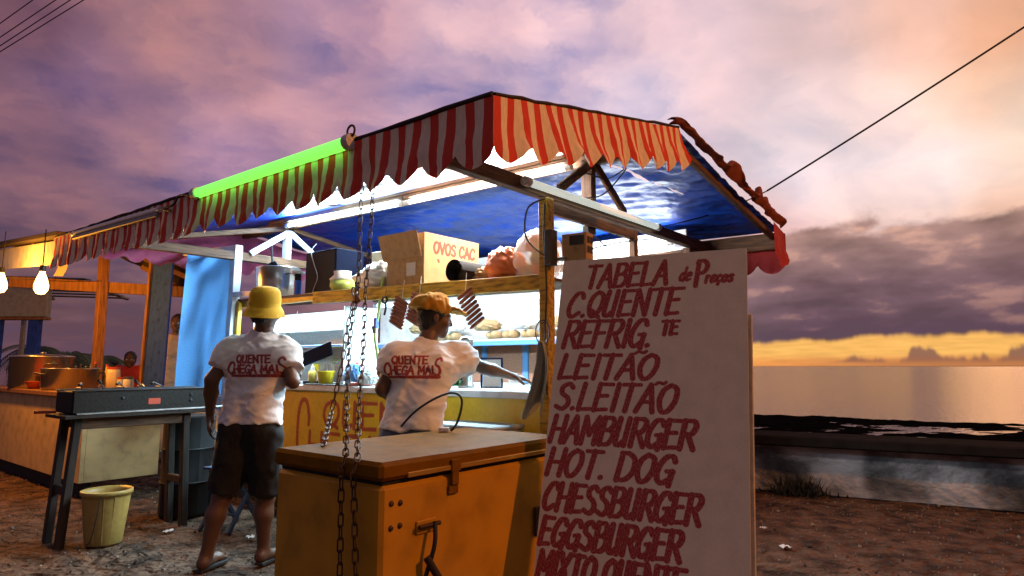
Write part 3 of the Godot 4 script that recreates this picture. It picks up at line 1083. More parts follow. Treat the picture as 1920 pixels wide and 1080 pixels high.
func valance(a: Vector3, b: Vector3, out: Vector3, drop: float, scallop: float, stripe: float, blow: float, sd: int, tilt := 0.0) -> MB:
	# a strip of cloth hanging from the line a-b, cut in scallops; out is the way it faces
	var ln := a.distance_to(b)
	var n := FastNoiseLite.new()
	n.seed = sd
	n.frequency = 1.0
	var mb := MB.new()
	var cols := int(ln / 0.016)
	var dir := (b - a) / ln
	var nsc := roundf(ln / scallop)
	mb.sheet(cols, 12, func(s: float, t: float):
		var x: float = s * ln
		var ph: float = fposmod(s * nsc, 1.0)
		var size := 1.0 + 0.12 * n.get_noise_1d(floorf(s * nsc) * 7.3)
		var cut := drop * (0.68 + 0.32 * pow(sin(PI * clampf(ph, 0.005, 0.995)), 0.5) * size)
		var y: float = -cut * t
		var fold := (sin(x * TAU / scallop + n.get_noise_1d(x * 1.5) * 2.0) * 0.014 + n.get_noise_2d(x * 2.6, t * 1.2) * 0.022) * t
		var lean := blow * t * t * (0.6 + 0.5 * n.get_noise_1d(x * 1.2 + 40.0))
		return a + dir * (x + (tilt * t * drop) * smooth01(0.05, 0.5, x) + fold * 0.5 * smooth01(0.0, 0.1, x)) + Vector3(0, y, 0) + out * (fold + lean) * smooth01(0.0, 0.12, x),
		func(s: float, t: float): return Vector2(s * ln / stripe, t))
	return mb


func tarp_sheet(x0: Callable, x1: Callable, z0: float, z1: float, sd: int, amp: float, nu: int, nv: int) -> MB:
	var n := FastNoiseLite.new()
	n.seed = sd
	n.frequency = 1.0
	n.fractal_octaves = 4
	var mb := MB.new()
	mb.sheet(nu, nv, func(s: float, t: float):
		var z := lerpf(z0, z1, t)
		var x := lerpf(x0.call(z), x1.call(z), s)
		var bay := sin(PI * clampf((z - z0) / (z1 - z0), 0, 1))
		var y := roof_y(z) + 0.03 + 0.09 * clampf((XN - x) / 5.4, 0, 1)
		y -= bay * 0.035 * (0.6 + 0.6 * sin(x * 2.3 + 0.5))
		y += (n.get_noise_2d(x * 0.9 + z * 0.5, z * 2.6) * 0.5 + absf(n.get_noise_2d(x * 2.2 + z * 1.6 + 9.0, z * 1.1)) * 0.5) * amp * bay
		y += (0.009 * n.get_noise_2d(x * 1.1 + z * 2.0, z * 7.0 + x * 1.5) + 0.0035 * n.get_noise_2d(x * 2.6 + 5.0, z * 15.0 - x * 3.0)) * minf(bay * 3.0, 1.0)
		return Vector3(x, y, z))
	return mb


func lamp_tube(label: String, a: Vector3, b: Vector3, hue: Color, e: float, power: float, up := true, r := 0.019, fitting := true) -> Node3D:
	# a fluorescent lamp: tube, two holders, batten, and the light it gives
	var mid := (a + b) * 0.5
	var o := thing("fluorescent_lamp", label, "lamp", mid)
	a -= mid; b -= mid
	var d := (b - a).normalized()
	tubepart("glowing_tube", glow(hue.r, hue.g, hue.b, e), o, [a, b], r, 12)
	for q in [[a, -1.0], [b, 1.0]]: tubepart("tube_holder", M.white_clean, o, [q[0] + d * q[1] * 0.002, q[0] + d * q[1] * 0.05], r * 1.25, 12)
	if fitting: beampart("batten", M.wood_x, o, a - d * 0.06 + Vector3(0, r + 0.028, 0), b + d * 0.06 + Vector3(0, r + 0.028, 0), 0.05, 0.03)
	var ways := [Vector3(0, -1, 0), Vector3(0, 0.55, 0.83), Vector3(0, 0.55, -0.83)] if up else [Vector3(0, -1, 0)]
	for w in ways:
		var l := AreaLight3D.new()
		l.name = "tube_light"
		l.area_size = Vector2(a.distance_to(b) * 0.98, r * 2.0)
		l.light_color = hue.linear_to_srgb()
		l.light_energy = power * (0.5 if ways.size() == 1 or w.y < 0 else 0.22)
		l.area_range = 30.0
		l.area_attenuation = 2.0
		l.shadow_enabled = true
		var xx := d
		var zz: Vector3 = -(w - d * w.dot(d)).normalized()
		l.transform = Transform3D(Basis(xx, zz.cross(xx), zz), w * (r + 0.006))
		o.add_child(l, true)
	return o


func make_stall():
	var k := thing("food_stall", "striped-awning snack stall with yellow counter and blue tarp roof", "food stall")
	# frame
	beampart("post", M.yellow_worn, k, Vector3(-0.39, -0.02, -1.0), Vector3(-0.39, 2.262, -1.0), 0.072, 0.072, Vector3.BACK)
	beampart("post", M.white_paint, k, Vector3(-4.27, -0.02, -1.0), Vector3(-4.2, 2.42, -1.0), 0.09, 0.08, Vector3.BACK)
	beampart("post", M.wood_y, k, Vector3(-0.42, -0.02, -3.2), Vector3(-0.42, 2.27, -3.2), 0.07, 0.07, Vector3.BACK)
	beampart("post", M.wood_y, k, Vector3(-4.6, -0.02, -3.2), Vector3(-4.6, 2.27, -3.2), 0.07, 0.07, Vector3.BACK)
	beampart("post", M.wood_y, k, Vector3(-0.4, 0.0, -2.15), Vector3(-0.4, 2.26, -2.15), 0.05, 0.06, Vector3.BACK)
	for x in [-0.42, -4.2]: beampart("tie_beam", M.wood_z, k, Vector3(x, 2.305, 0.06), Vector3(x, 2.33, BACK + 0.06), 0.07, 0.085)
	beampart("tie_beam", M.wood_z, k, Vector3(-0.4, 2.215, -1.04), Vector3(-0.4, 2.215, -2.12), 0.045, 0.07)
	beampart("wall_plate", M.wood_x, k, Vector3(-0.46, 2.22, -3.2), Vector3(-4.56, 2.22, -3.2), 0.06, 0.08)
	beampart("eave_timber", M.dark_wood, k, Vector3(XN - 0.01, EAVE - 0.03, FRONT - 0.03), Vector3(LEN, EAVE + 0.06, FRONT - 0.03), 0.045, 0.07)
	beampart("eave_timber", M.wood_x, k, Vector3(XN - 0.01, EAVE + 0.03, BACK + 0.01), Vector3(LEN, EAVE + 0.11, BACK + 0.01), 0.045, 0.15)
	beampart("ridge_beam", M.wood_x, k, Vector3(XN - 0.02, RIDGE - 0.055, RZ), Vector3(LEN, RIDGE + 0.03, RZ), 0.05, 0.09)
	for x in [XN - 0.03, -4.2, LEN + 0.03]:
		beampart("rafter", M.wood_z, k, Vector3(x, EAVE - 0.02, FRONT - 0.06), Vector3(x, RIDGE - 0.03, RZ + 0.03), 0.045, 0.05)
		beampart("rafter", M.wood_z, k, Vector3(x, EAVE + 0.065, BACK + 0.04), Vector3(x, RIDGE - 0.03, RZ - 0.03), 0.045, 0.05)
	for q in [[-0.42, M.wood_y], [-4.2, M.white_paint]]:
		var x: float = q[0]
		beampart("king_post", q[1], k, Vector3(x, 2.35, RZ + 0.03), Vector3(x, 2.66, RZ + 0.03), 0.085, 0.06, Vector3.BACK)
		beampart("brace", q[1], k, Vector3(x + 0.045, 2.35, RZ + 0.46), Vector3(x + 0.045, 2.63, RZ + 0.05), 0.03, 0.06)
		beampart("brace", q[1], k, Vector3(x + 0.045, 2.35, RZ - 0.4), Vector3(x + 0.045, 2.63, RZ + 0.02), 0.03, 0.06)
	# roof sheets: pale plastic in front, blue tarpaulin behind with a slit of sky in it
	part(tarp_sheet(func(_z: float): return XN + 0.03, func(_z: float): return -3.3, FRONT + 0.02, RZ, 3, 0.03, 60, 30), "white_roof_sheet", M.white_tarp, k)
	part(tarp_sheet(func(_z: float): return -3.22, func(_z: float): return LEN - 0.03, FRONT + 0.02, RZ, 4, 0.05, 40, 30), "blue_roof_sheet", M.tarp, k, Transform3D(Basis.IDENTITY, Vector3(0, -0.012, 0)))
	var slit := func(z: float) -> float: return -0.445 + 0.295 * (-1.82 - z) / 0.84
	var gap := func(z: float) -> float: return 0.024 * smooth01(-1.75, -1.88, z) * smooth01(-2.74, -2.5, z) - 0.003
	part(tarp_sheet(func(_z: float): return XN + 0.03, func(z: float): return slit.call(z) + gap.call(z), RZ, BACK - 0.02, 7, 0.05, 30, 130), "blue_roof_sheet", M.tarp, k)
	part(tarp_sheet(func(z: float): return slit.call(z) - gap.call(z), func(_z: float): return LEN - 0.03, RZ, BACK - 0.02, 8, 0.07, 110, 130), "blue_roof_sheet", M.tarp, k, Transform3D(Basis.IDENTITY, Vector3(0, 0.006, 0)))
	# valances
	var sm := printed(stripe_texture(), 0.85)
	sm.normal_enabled = true
	sm.normal_texture = nrm(61, 0.08, 4.0, 3)
	sm.normal_scale = 0.3
	sm.backlight = Color(0.55, 0.5, 0.42)
	part(valance(Vector3(XN + 0.052, EAVE + 0.025, FRONT + 0.03), Vector3(LEN, EAVE + 0.115, FRONT + 0.03), Vector3(0, 0, 1), 0.30, 0.215, 0.108, 0.025, 5), "striped_valance", sm, k)
	part(valance(Vector3(XN + 0.05, EAVE + 0.025, FRONT + 0.032), Vector3(XN + 0.05, RIDGE + 0.025, RZ), Vector3(1, 0, 0), 0.29, 0.185, 0.093, 0.04, 6, 0.25), "striped_valance", sm, k)
	var edge := MB.new()
	edge.tube(sag(Vector3(XN + 0.04, EAVE + 0.035, FRONT + 0.025), Vector3(LEN, EAVE + 0.125, FRONT + 0.025), 0.0, 40, 0.004), 0.013, 6)
	part(edge, "hem_cord", M.dark_wood, k)
	var edge2 := MB.new()
	edge2.tube(sag(Vector3(XN + 0.045, EAVE + 0.035, FRONT + 0.02), Vector3(XN + 0.045, RIDGE + 0.035, RZ), 0.0, 20, 0.004), 0.009, 6)
	part(edge2, "hem_cord", M.dark_wood, k)
	# behind the ridge the valance has been blown up over the edge of the roof
	var fn := FastNoiseLite.new()
	fn.seed = 14
	fn.frequency = 1.0
	var fl := MB.new()
	fl.sheet(120, 10, func(s: float, t: float):
		var z := lerpf(RZ + 0.14, BACK + 0.02, s)
		var flap := 0.035 + 0.085 * exp(-pow((s - 0.47) / 0.05, 4)) + 0.09 * exp(-pow((s - 0.71) / 0.014, 2)) + 0.05 * exp(-pow((s - 0.78) / 0.016, 2)) + 0.04 * smooth01(0.55, 0.9, s)
		var up := sin(t * 2.0) * flap
		return Vector3(XN + 0.04 + sin(t * PI) * 0.05 + 0.03 * fn.get_noise_2d(s * 9.0, t), roof_y(z) + 0.045 + up + 0.012 * fn.get_noise_2d(s * 9.0, t * 2.0) * t, z))
	part(fl, "wind_blown_valance", M.rust_cloth, k)
	part(valance(Vector3(XN + 0.06, EAVE + 0.1, BACK - 0.03), Vector3(LEN, EAVE + 0.17, BACK - 0.03), Vector3(0, 0, -1), 0.36, 0.26, 0.12, 0.02, 9), "red_valance", M.red_cloth, k)
	part(valance(Vector3(XN + 0.06, EAVE + 0.15, BACK + 0.3), Vector3(XN + 0.05, EAVE + 0.1, BACK - 0.03), Vector3(1, 0, 0), 0.34, 0.26, 0.12, 0.03, 19), "red_valance", M.red_cloth, k)
	# pink cloth closing the far gable
	var pk_ := MB.new()
	pk_.sheet(70, 24, func(s: float, t: float):
		var z := lerpf(FRONT - 0.05, BACK + 0.1, s)
		var bot := 2.36 - 0.09 * pow(absf(sin(PI * s * 16.0)), 0.6)
		return Vector3(LEN + 0.1 + 0.03 * sin(s * 40.0 + t * 3.0), lerpf(roof_y(z) + 0.03, bot, t), z))
	part(pk_, "pink_gable_cloth", M.pink_cloth, k)
	# blue curtain beside the white post
	var cu := MB.new()
	cu.sheet(60, 24, func(s: float, t: float):
		var le := pk(344.0 - 9.0 * t, 600, 2, -0.6)
		var re := pk(441, 600, 2, -1.5)
		var x := lerpf(le.x, re.x, s)
		var zc := lerpf(le.z, re.z, s)
		var w := 0.012 * sin(s * 17.0 + t * 1.1) + 0.005 * sin(s * 37.0 + t * 2.0) + 0.02 * sin(t * 4.0 + s * 3.0)
		return Vector3(x + w, lerpf(lerpf(2.36, 2.5, s) - 0.02 * sin(s * PI), 0.92, t), zc + w * (0.3 + 0.7 * t)))
	part(cu, "blue_curtain", M.blue_cloth, k)
	beampart("curtain_rail", M.white_paint, k, Vector3(-4.26, 2.4, -1.0), Vector3(-5.2, 2.43, -0.9), 0.04, 0.05)
	# counter
	var ink := Ink.new(1024, 224, 4)
	# the panel is 3.86 m by 0.84 m, from x = -4.28
	var ppm := 1024.0 / 3.86
	var word := func(s: String, x: float, w: float, yb: float, hh: float, pen: float): ink.text(GLYPH, s, Vector2((x + 4.28) * ppm, 224.0 - (yb - 0.18) * ppm), w * ppm, hh * ppm, 0.0, pen * ppm, 0.2)
	word.call("QUENTE", -2.68, 1.42, 0.74, 0.20, 0.019)
	word.call("HEGA MAIS", -2.88, 1.9, 0.47, 0.21, 0.019)
	var arch := []
	for q in [[-3.03, 0.40], [-3.04, 0.74], [-3.0, 0.92], [-2.92, 0.93], [-2.88, 0.82], [-2.88, 0.74]]: arch.append(Vector2((q[0] + 4.28) * ppm, 224.0 - (q[1] - 0.18) * ppm))
	arch = ink.smooth(arch)
	for i in arch.size() - 1: ink.stroke(arch[i], arch[i + 1], 0.02 * ppm, 0.02 * ppm)
	var pm := printed(ink.picture(Color(0.62, 0.38, 0.012), Color(0.33, 0.03, 0.012), 0.22, 0.25), 0.5)
	var pb := MB.new()
	pb.box(Vector3(-2.35, 0.6, -1.035), Vector3(3.86, 0.84, 0.03))
	part(pb, "panel_backing", M.yellow, k)
	pb = MB.new()
	pb.smooth(false)
	pb.quad(Vector3(-4.28, 0.18, -1.016), Vector3(-0.42, 0.18, -1.016), Vector3(-0.42, 1.02, -1.016), Vector3(-4.28, 1.02, -1.016), Vector2(0, 1), Vector2(1, 1), Vector2(1, 0), Vector2(0, 0))
	var pan := part(pb, "counter_panel", pm, k.get_node("panel_backing"))
	pan.set_meta("label", "yellow counter panel hand-lettered in red")
	boxpart("counter_top", M.white_paint, k, Vector3(-2.35, 1.04, -1.27), Vector3(3.92, 0.045, 0.56))
	boxpart("lower_panel", M.white_paint, k, Vector3(-4.86, 0.5, -1.03), Vector3(1.1, 0.86, 0.03))
	boxpart("base_strip", M.matt_black, k, Vector3(-2.9, 0.09, -1.08), Vector3(4.9, 0.19, 0.05))
	boxpart("end_panel", M.yellow, k, Vector3(-0.39, 0.6, -2.1), Vector3(0.03, 0.84, 2.1))
	boxpart("floor_board", M.dark_wood, k, Vector3(-2.5, 0.09, -2.15), Vector3(4.1, 0.04, 2.0))
	# back wall: white boards above a shelf, salmon panels between blue strips below
	boxpart("back_wall", M.white_paint, k, Vector3(-2.5, 1.82, -3.14), Vector3(4.1, 0.7, 0.025))
	boxpart("back_wall", M.white_clean, k, Vector3(-2.5, 2.325, -3.26), Vector3(4.1, 0.27, 0.025))
	boxpart("back_wall", M.white_paint, k, Vector3(-2.5, 0.58, -3.16), Vector3(4.1, 0.94, 0.025))
	for i in 7:
		boxpart("back_panel", M.salmon, k, Vector3(-0.78 - i * 0.57, 1.26, -3.15), Vector3(0.5, 0.42, 0.02))
		boxpart("panel_strip", M.blue_trim, k, Vector3(-0.495 - i * 0.57, 1.26, -3.14), Vector3(0.07, 0.42, 0.04))
	boxpart("back_shelf", M.white_clean, k, Vector3(-2.5, 1.485, -2.98), Vector3(4.08, 0.03, 0.3))
	beampart("shelf_edge", M.blue_trim, k, Vector3(-0.48, 1.455, -2.82), Vector3(-4.52, 1.455, -2.82), 0.02, 0.05)
	# the high shelf over the counter, out of level as the photograph shows it
	var sl := Vector3(-4.22, 1.885, 0)
	var sr := Vector3(-0.43, 1.785, 0)
	beampart("shelf_fascia", M.yellow_worn, k, Vector3(sr.x, sr.y - 0.045, -1.0), Vector3(-2.85, 1.848 - 0.045, -1.0), 0.03, 0.10)
	beampart("shelf_fascia", M.yellow, k, Vector3(-2.86, 1.825, -1.06), Vector3(sl.x, sl.y - 0.06, -1.06), 0.03, 0.07)
	beampart("shelf_fascia", M.white_paint, k, Vector3(-3.55, 1.895, -0.99), Vector3(-4.18, 1.925, -0.99), 0.05, 0.05)
	var sb := MB.new()
	sb.beam(Vector3(sr.x, sr.y - 0.012, -1.32), Vector3(sl.x, sl.y - 0.012, -1.32), 0.6, 0.022)
	part(sb, "high_shelf", M.wood_x, k)
	beampart("upright", M.yellow, k, Vector3(-4.16, 1.06, -1.02), Vector3(-4.14, 1.85, -1.02), 0.05, 0.04, Vector3.BACK)
	# iron eye on the eave that carries the chains
	var ring := MB.new()
	var rc := pk(658, 246, 2, FRONT + 0.05)
	var rp := []
	for i in 16: rp.append(Vector3(rc.x + 0.03 * cos(TAU * i / 16), rc.y + 0.03 * sin(TAU * i / 16), rc.z))
	ring.tube(rp, 0.006, 6, true)
	part(ring, "iron_ring", M.chain, k)
	# loose wires along the tie beam and round the king post
	rng.seed = 40
	for q in [[[1035, 360], [1090, 325], [1140, 335], [1185, 305]], [[1045, 365], [1090, 372], [1130, 365], [1160, 335], [1180, 308]], [[1085, 480], [1095, 455], [1105, 436]], [[1105, 436], [1125, 452], [1140, 465]], [[1090, 472], [1135, 460], [1180, 452], [1225, 448]]]:
		var pts := []
		for p in q: pts.append(pk(p[0], p[1], 0, -0.36))
		tubepart("loose_wire", M.cable, k, curve(pts, 6), 0.005, 5)
	boxpart("terminal_box", M.black, k, pk(1105, 432, 0, -0.44), Vector3(0.05, 0.06, 0.1))
	tubepart("loose_wire", M.cable, k, curve([Vector3(-0.36, 2.25, -0.95), pk(990, 390, 2, -0.93), pk(985, 440, 2, -0.93), pk(1008, 470, 2, -0.93), pk(1036, 485, 2, -0.95)], 6), 0.006, 5)
	tubepart("loose_wire", M.cable, k, curve([Vector3(-0.37, 2.22, -0.955), Vector3(-0.375, 2.0, -0.95), Vector3(-0.36, 1.7, -0.955), Vector3(-0.37, 1.4, -0.95), Vector3(-0.36, 1.05, -0.955)], 4), 0.006, 5)
	tubepart("loose_wire", M.cable, k, curve([pk(372, 372, 2, 0.28), pk(350, 366, 2, 0.28), pk(335, 368, 2, 0.28), pk(325, 384, 2, 0.28), pk(305, 392, 2, 0.28), pk(320, 395, 2, 0.28)], 6), 0.008, 5)
	boxpart("switch_box", M.black, k, Vector3(-0.335, 1.94, -0.97), Vector3(0.05, 0.22, 0.07))
	# lamps
	var cool := Color(0.55, 0.83, 1.0)
	beampart("lamp_rail", M.wood_x, k, Vector3(-0.3, 2.683, -1.46), Vector3(-4.4, 2.745, -1.46), 0.05, 0.03)
	lamp_tube("lit fluorescent tube under the ridge beside the far king post", Vector3(-4.03, 2.682, -1.46), Vector3(-2.3, 2.63, -1.46), cool, 5.0, TUBE_POWER)
	lamp_tube("lit fluorescent tube under the ridge beside the near wooden king post", Vector3(-2.17, 2.628, -1.46), Vector3(-0.55, 2.605, -1.46), Color(1.0, 0.93, 0.86), 5.0, TUBE_POWER * 0.8)
	lamp_tube("lit fluorescent tube tucked beneath the high yellow shelf", Vector3(-2.6, 1.76, -1.5), Vector3(-0.75, 1.72, -1.5), Color(0.5, 0.82, 1.0), 4.0, TUBE_POWER * 1.1, false)
	lamp_tube("lit fluorescent tube along the top of the white back wall", Vector3(-1.9, 2.33, -3.17), Vector3(-0.6, 2.33, -3.17), Color(0.85, 0.95, 1.0), 4.0, TUBE_POWER * 0.16, true, 0.019, false)
	lamp_tube("lit green neon tube along the top of the striped valance", pk(372, 362, 2, 0.27), pk(650, 268, 2, 0.27), Color(0.2, 1.0, 0.09), 1.15, 0.12, true, 0.033, false)
	lamp_tube("added unseen fluorescent tube beneath the far half of the high shelf", Vector3(-4.1, 1.845, -1.1), Vector3(-2.7, 1.81, -1.1), Color(0.55, 0.84, 1.0), 4.0, TUBE_POWER * 0.45, false, 0.016, false)  # unseen tube added to brighten the white cabinet below the shelf
	lamp_tube("dim pale fluorescent tube fixed along the tie beam above the price board", Vector3(-0.355, 2.312, -0.78), Vector3(-0.355, 2.33, -2.45), Color(0.82, 0.95, 0.86), 0.55, 0.12, false, 0.024, false)
	for q in [["unlit fluorescent tube lying along the far end of the striped valance", pk(298, 393, 2, 0.26), pk(140, 438, 2, 0.26)]]:
		var mid: Vector3 = (q[1] + q[2]) * 0.5
		var o := thing("unlit_lamp", q[0], "lamp", mid)
		tubepart("glass_tube", M.dead_tube, o, [q[1] - mid, q[2] - mid], 0.021, 12)
		var d: Vector3 = (q[2] - q[1]).normalized()
		beampart("batten", M.grey_paint, o, q[1] - mid - Vector3(0.0, 0.04, 0), q[2] - mid - Vector3(0.0, 0.04, 0), 0.04, 0.03)
		for e in [[q[1] - mid, -1.0], [q[2] - mid, 1.0]]: tubepart("tube_holder", M.white_clean, o, [e[0] + d * e[1] * 0.002, e[0] + d * e[1] * 0.04], 0.025, 12)


# ---------------------------------------------------------------- what stands and hangs in the stall
func shelf_y(x: float) -> float:
	return lerpf(1.885, 1.785, (x + 4.22) / 3.79) + 0.001


func lump(called: String, label: String, cat: String, at: Vector3, r: Vector3, m: Material, sd: int, amp: float, freq: float, squash := 0.8) -> Node3D:
	# a soft bag: a ball with a flat bottom, crumpled
	var o := thing(called, label, cat, at)
	var n := FastNoiseLite.new()
	n.seed = sd
	n.frequency = freq
	n.fractal_octaves = 4
	var b := MB.new()
	b.sheet(48, 28, func(s: float, t: float):
		var d := Vector3(cos(s * TAU) * sin(t * PI), -cos(t * PI), sin(s * TAU) * sin(t * PI))
		var w := 1.0 + amp * (absf(n.get_noise_3dv(d)) * 1.6 - 0.4) + amp * 0.4 * n.get_noise_3dv(d * 3.1)
		var p := d * w * r
		p.y = maxf(p.y, -r.y * squash)
		return p + Vector3(0, r.y * squash, 0))
	part(b, "bag", m, o)
	return o


func carton(called: String, label: String, at: Vector3, s: Vector3, turn: float, m: Material) -> Node3D:
	var o := thing(called, label, "box", at, turn)
	boxpart("carton_body", m, o, Vector3(0, s.y * 0.5, 0), s, Basis.IDENTITY, 0.005)
	return o


func make_goods():
	rng.seed = 55
	# --- the high shelf
	var x := -3.79
	var pot := thing("stock_pot", "large dented aluminium pot standing at the far end of the high shelf", "pot", Vector3(x, shelf_y(x), -1.22))
	var b := MB.new()
	b.lathe([Vector2(0.0, 0.0), Vector2(0.165, 0.0), Vector2(0.185, 0.02), Vector2(0.2, 0.14), Vector2(0.205, 0.29), Vector2(0.213, 0.295), Vector2(0.205, 0.3), Vector2(0.19, 0.28), Vector2(0.17, 0.03), Vector2(0, 0.03)], 36, Vector3.ZERO, Basis.IDENTITY, 0.006)
	part(b, "pot_body", M.steel, pot)
	tubepart("pot_handle", M.dull_steel, pot, curve([Vector3(0.2, 0.22, 0.05), Vector3(0.27, 0.23, 0.03), Vector3(0.27, 0.23, -0.03), Vector3(0.2, 0.22, -0.05)], 4), 0.008, 6)
	tubepart("pot_handle", M.dull_steel, pot, curve([Vector3(-0.2, 0.22, 0.05), Vector3(-0.27, 0.23, 0.03), Vector3(-0.27, 0.23, -0.03), Vector3(-0.2, 0.22, -0.05)], 4), 0.008, 6)
	x = -4.08
	var pan := thing("frying_pan", "blackened frying pan hung between the white post and the aluminium pot", "pan", Vector3(x, 2.03, -1.32))
	b = MB.new()
	b.lathe([Vector2(0.0, -0.02), Vector2(0.11, -0.02), Vector2(0.14, 0.03), Vector2(0.135, 0.03), Vector2(0.1, -0.012), Vector2(0.0, -0.012)], 24, Vector3(0, 0.12, 0), Basis(Vector3.RIGHT, 1.3))
	part(b, "pan_body", M.matt_black, pan)
	tubepart("pan_handle", M.matt_black, pan, [Vector3(0, 0.25, 0.0), Vector3(0.0, 0.42, 0.02)], 0.011, 6)
	x = -3.26
	var thermos := thing("thermos_flask", "narrow blue flask with a pale cap beside the dark speaker box", "flask", Vector3(-3.29, shelf_y(-3.29), -1.12))
	tubepart("flask_body", M.blue_plastic, thermos, [Vector3(0, 0, 0), Vector3(0, 0.14, 0)], 0.035, 14)
	tubepart("flask_cap", M.matt_black, thermos, [Vector3(0, 0.141, 0), Vector3(0, 0.2, 0)], 0.03, 14)
	tubepart("flask_lid", M.white_clean, thermos.get_node("flask_cap"), [Vector3(0, 0.2, 0), Vector3(0, 0.225, 0)], 0.06, 14)
	# dark box
	var dk := thing("speaker_box", "tall dark navy speaker box with a loose white thread on its front", "speaker", Vector3(-2.99, shelf_y(-2.99), -1.3))
	boxpart("cabinet", M.navy, dk, Vector3(0, 0.20, 0), Vector3(0.46, 0.40, 0.3), Basis.IDENTITY, 0.006)
	boxpart("grille", M.matt_black, dk, Vector3(0, 0.20, 0.152), Vector3(0.42, 0.36, 0.006))
	tubepart("thread", M.paper, dk, curve([Vector3(-0.12, 0.48, 0.12), Vector3(-0.13, 0.4, 0.163), Vector3(-0.08, 0.28, 0.163), Vector3(-0.02, 0.16, 0.163), Vector3(-0.07, 0.06, 0.163), Vector3(-0.1, 0.0, 0.163)], 6), 0.0035, 5)
	# green tub
	var tub := thing("plastic_tub", "lime green plastic tub with a pale lid on the high shelf", "tub", Vector3(-2.62, shelf_y(-2.62), -1.12))
	b = MB.new()
	b.lathe([Vector2(0, 0), Vector2(0.075, 0), Vector2(0.105, 0.05), Vector2(0.1, 0.1), Vector2(0.09, 0.1), Vector2(0, 0.09)], 20)
	part(b, "tub_body", M.green_plastic, tub)
	b = MB.new()
	b.lathe([Vector2(0.1, 0.1), Vector2(0.11, 0.11), Vector2(0.07, 0.15), Vector2(0.075, 0.18), Vector2(0, 0.19)], 20)
	part(b, "tub_lid", M.white_bag, tub.get_node("tub_body"))
	lump("plastic_bag", "crumpled white plastic bag slumped against the cardboard boxes", "bag", Vector3(-2.17, shelf_y(-2.17), -1.13), Vector3(0.23, 0.12, 0.12), M.white_bag, 4, 0.35, 1.6)
	carton("cardboard_box", "pale cream cardboard box behind the crumpled white bag", Vector3(-2.35, shelf_y(-2.35), -1.45), Vector3(0.34, 0.37, 0.2), 0.1, M.card_pale)
	# egg box: open flaps, lettering on the side that faces the end of the stall
	var eg := thing("egg_box", "large open cardboard egg box lettered in red on its side", "box", Vector3(-1.76, shelf_y(-1.76) - 0.003, -1.36), 0.0)
	boxpart("front_face", M.card, eg, Vector3(0, 0.2, 0.3), Vector3(0.42, 0.40, 0.006))
	boxpart("back_face", M.card, eg, Vector3(0, 0.2, -0.3), Vector3(0.42, 0.40, 0.006))
	boxpart("side_face", M.card, eg, Vector3(-0.207, 0.2, 0), Vector3(0.006, 0.40, 0.594))
	boxpart("side_backing", M.card, eg, Vector3(0.204, 0.2, 0), Vector3(0.006, 0.40, 0.594))
	boxpart("bottom_face", M.card, eg, Vector3(0, 0.004, 0), Vector3(0.4, 0.006, 0.59))
	var ink := Ink.new(384, 256, 8)
	ink.text(GLYPH, "OVOS CAC", Vector2(62, 92), 296, 54, 0.0, 7.4, 0.1)
	for i in 20:
		var a0 := TAU * i / 20
		var a1 := TAU * (i + 1) / 20
		ink.stroke(Vector2(232 + cos(a0) * 22, 154 + sin(a0) * 24), Vector2(232 + cos(a1) * 22, 154 + sin(a1) * 24), 1.6, 1.6)
	for q in [[222, 140, 232, 150], [232, 150, 244, 138], [232, 150, 232, 172], [220, 160, 232, 150], [232, 150, 246, 162]]: ink.stroke(Vector2(q[0], q[1]), Vector2(q[2], q[3]), 1.4, 1.4)
	ink.stroke(Vector2(92, 126), Vector2(98, 134), 7, 6)
	var fm := printed(ink.picture(Color(0.5, 0.27, 0.11), Color(0.4, 0.035, 0.02), 0.2, 0.2), 0.85)
	b = MB.new()
	b.smooth(false)
	b.quad(Vector3(0.2085, 0.0, 0.3), Vector3(0.2085, 0.0, -0.3), Vector3(0.2085, 0.4, -0.3), Vector3(0.2085, 0.4, 0.3), Vector2(0, 1), Vector2(1, 1), Vector2(1, 0), Vector2(0, 0))
	part(b, "printed_side", fm, eg.get_node("side_backing"))
	boxpart("flap", M.card, eg, Vector3(-0.02, 0.31, 0.345), Vector3(0.44, 0.2, 0.005), Basis(Vector3.RIGHT, 0.3))
	boxpart("paper_label", M.paper, eg, Vector3(0.07, 0.13, 0.305), Vector3(0.1, 0.1, 0.003))
	# black roll
	var ro := thing("plastic_roll", "roll of black plastic sheeting lying before the egg box", "roll", Vector3(-1.24, shelf_y(-1.24) + 0.085, -1.1), 0.0)
	var pts := []
	b = MB.new()
	b.smooth(true)
	b.sheet(90, 6, func(s: float, t: float):
		var an: float = s * TAU * 3.2
		var r := 0.085 - 0.02 * s * 2.0
		return Vector3(cos(an) * r, sin(an) * r, lerpf(0.05, -0.42, t)))
	part(b, "sheeting", M.matt_black, ro)
	var fr := lump("wrapped_loaf", "brown paper parcel between the black roll and the orange bag", "parcel", Vector3(-1.06, shelf_y(-1.06), -1.28), Vector3(0.16, 0.075, 0.1), M.card, 9, 0.2, 1.5)
	fr.rotate_y(0.3)
	lump("produce_bag", "translucent orange bag of produce on the high shelf", "bag", Vector3(-0.86, shelf_y(-0.86), -1.17), Vector3(0.15, 0.13, 0.12), M.orange_bag, 5, 0.2, 1.6)
	var bag := lump("bread_bag", "big clear plastic bag of orange buns beside the yellow post", "bag", Vector3(-0.6, shelf_y(-0.6), -1.2), Vector3(0.17, 0.19, 0.16), M.clear_bag, 6, 0.18, 1.7)
	rng.seed = 66
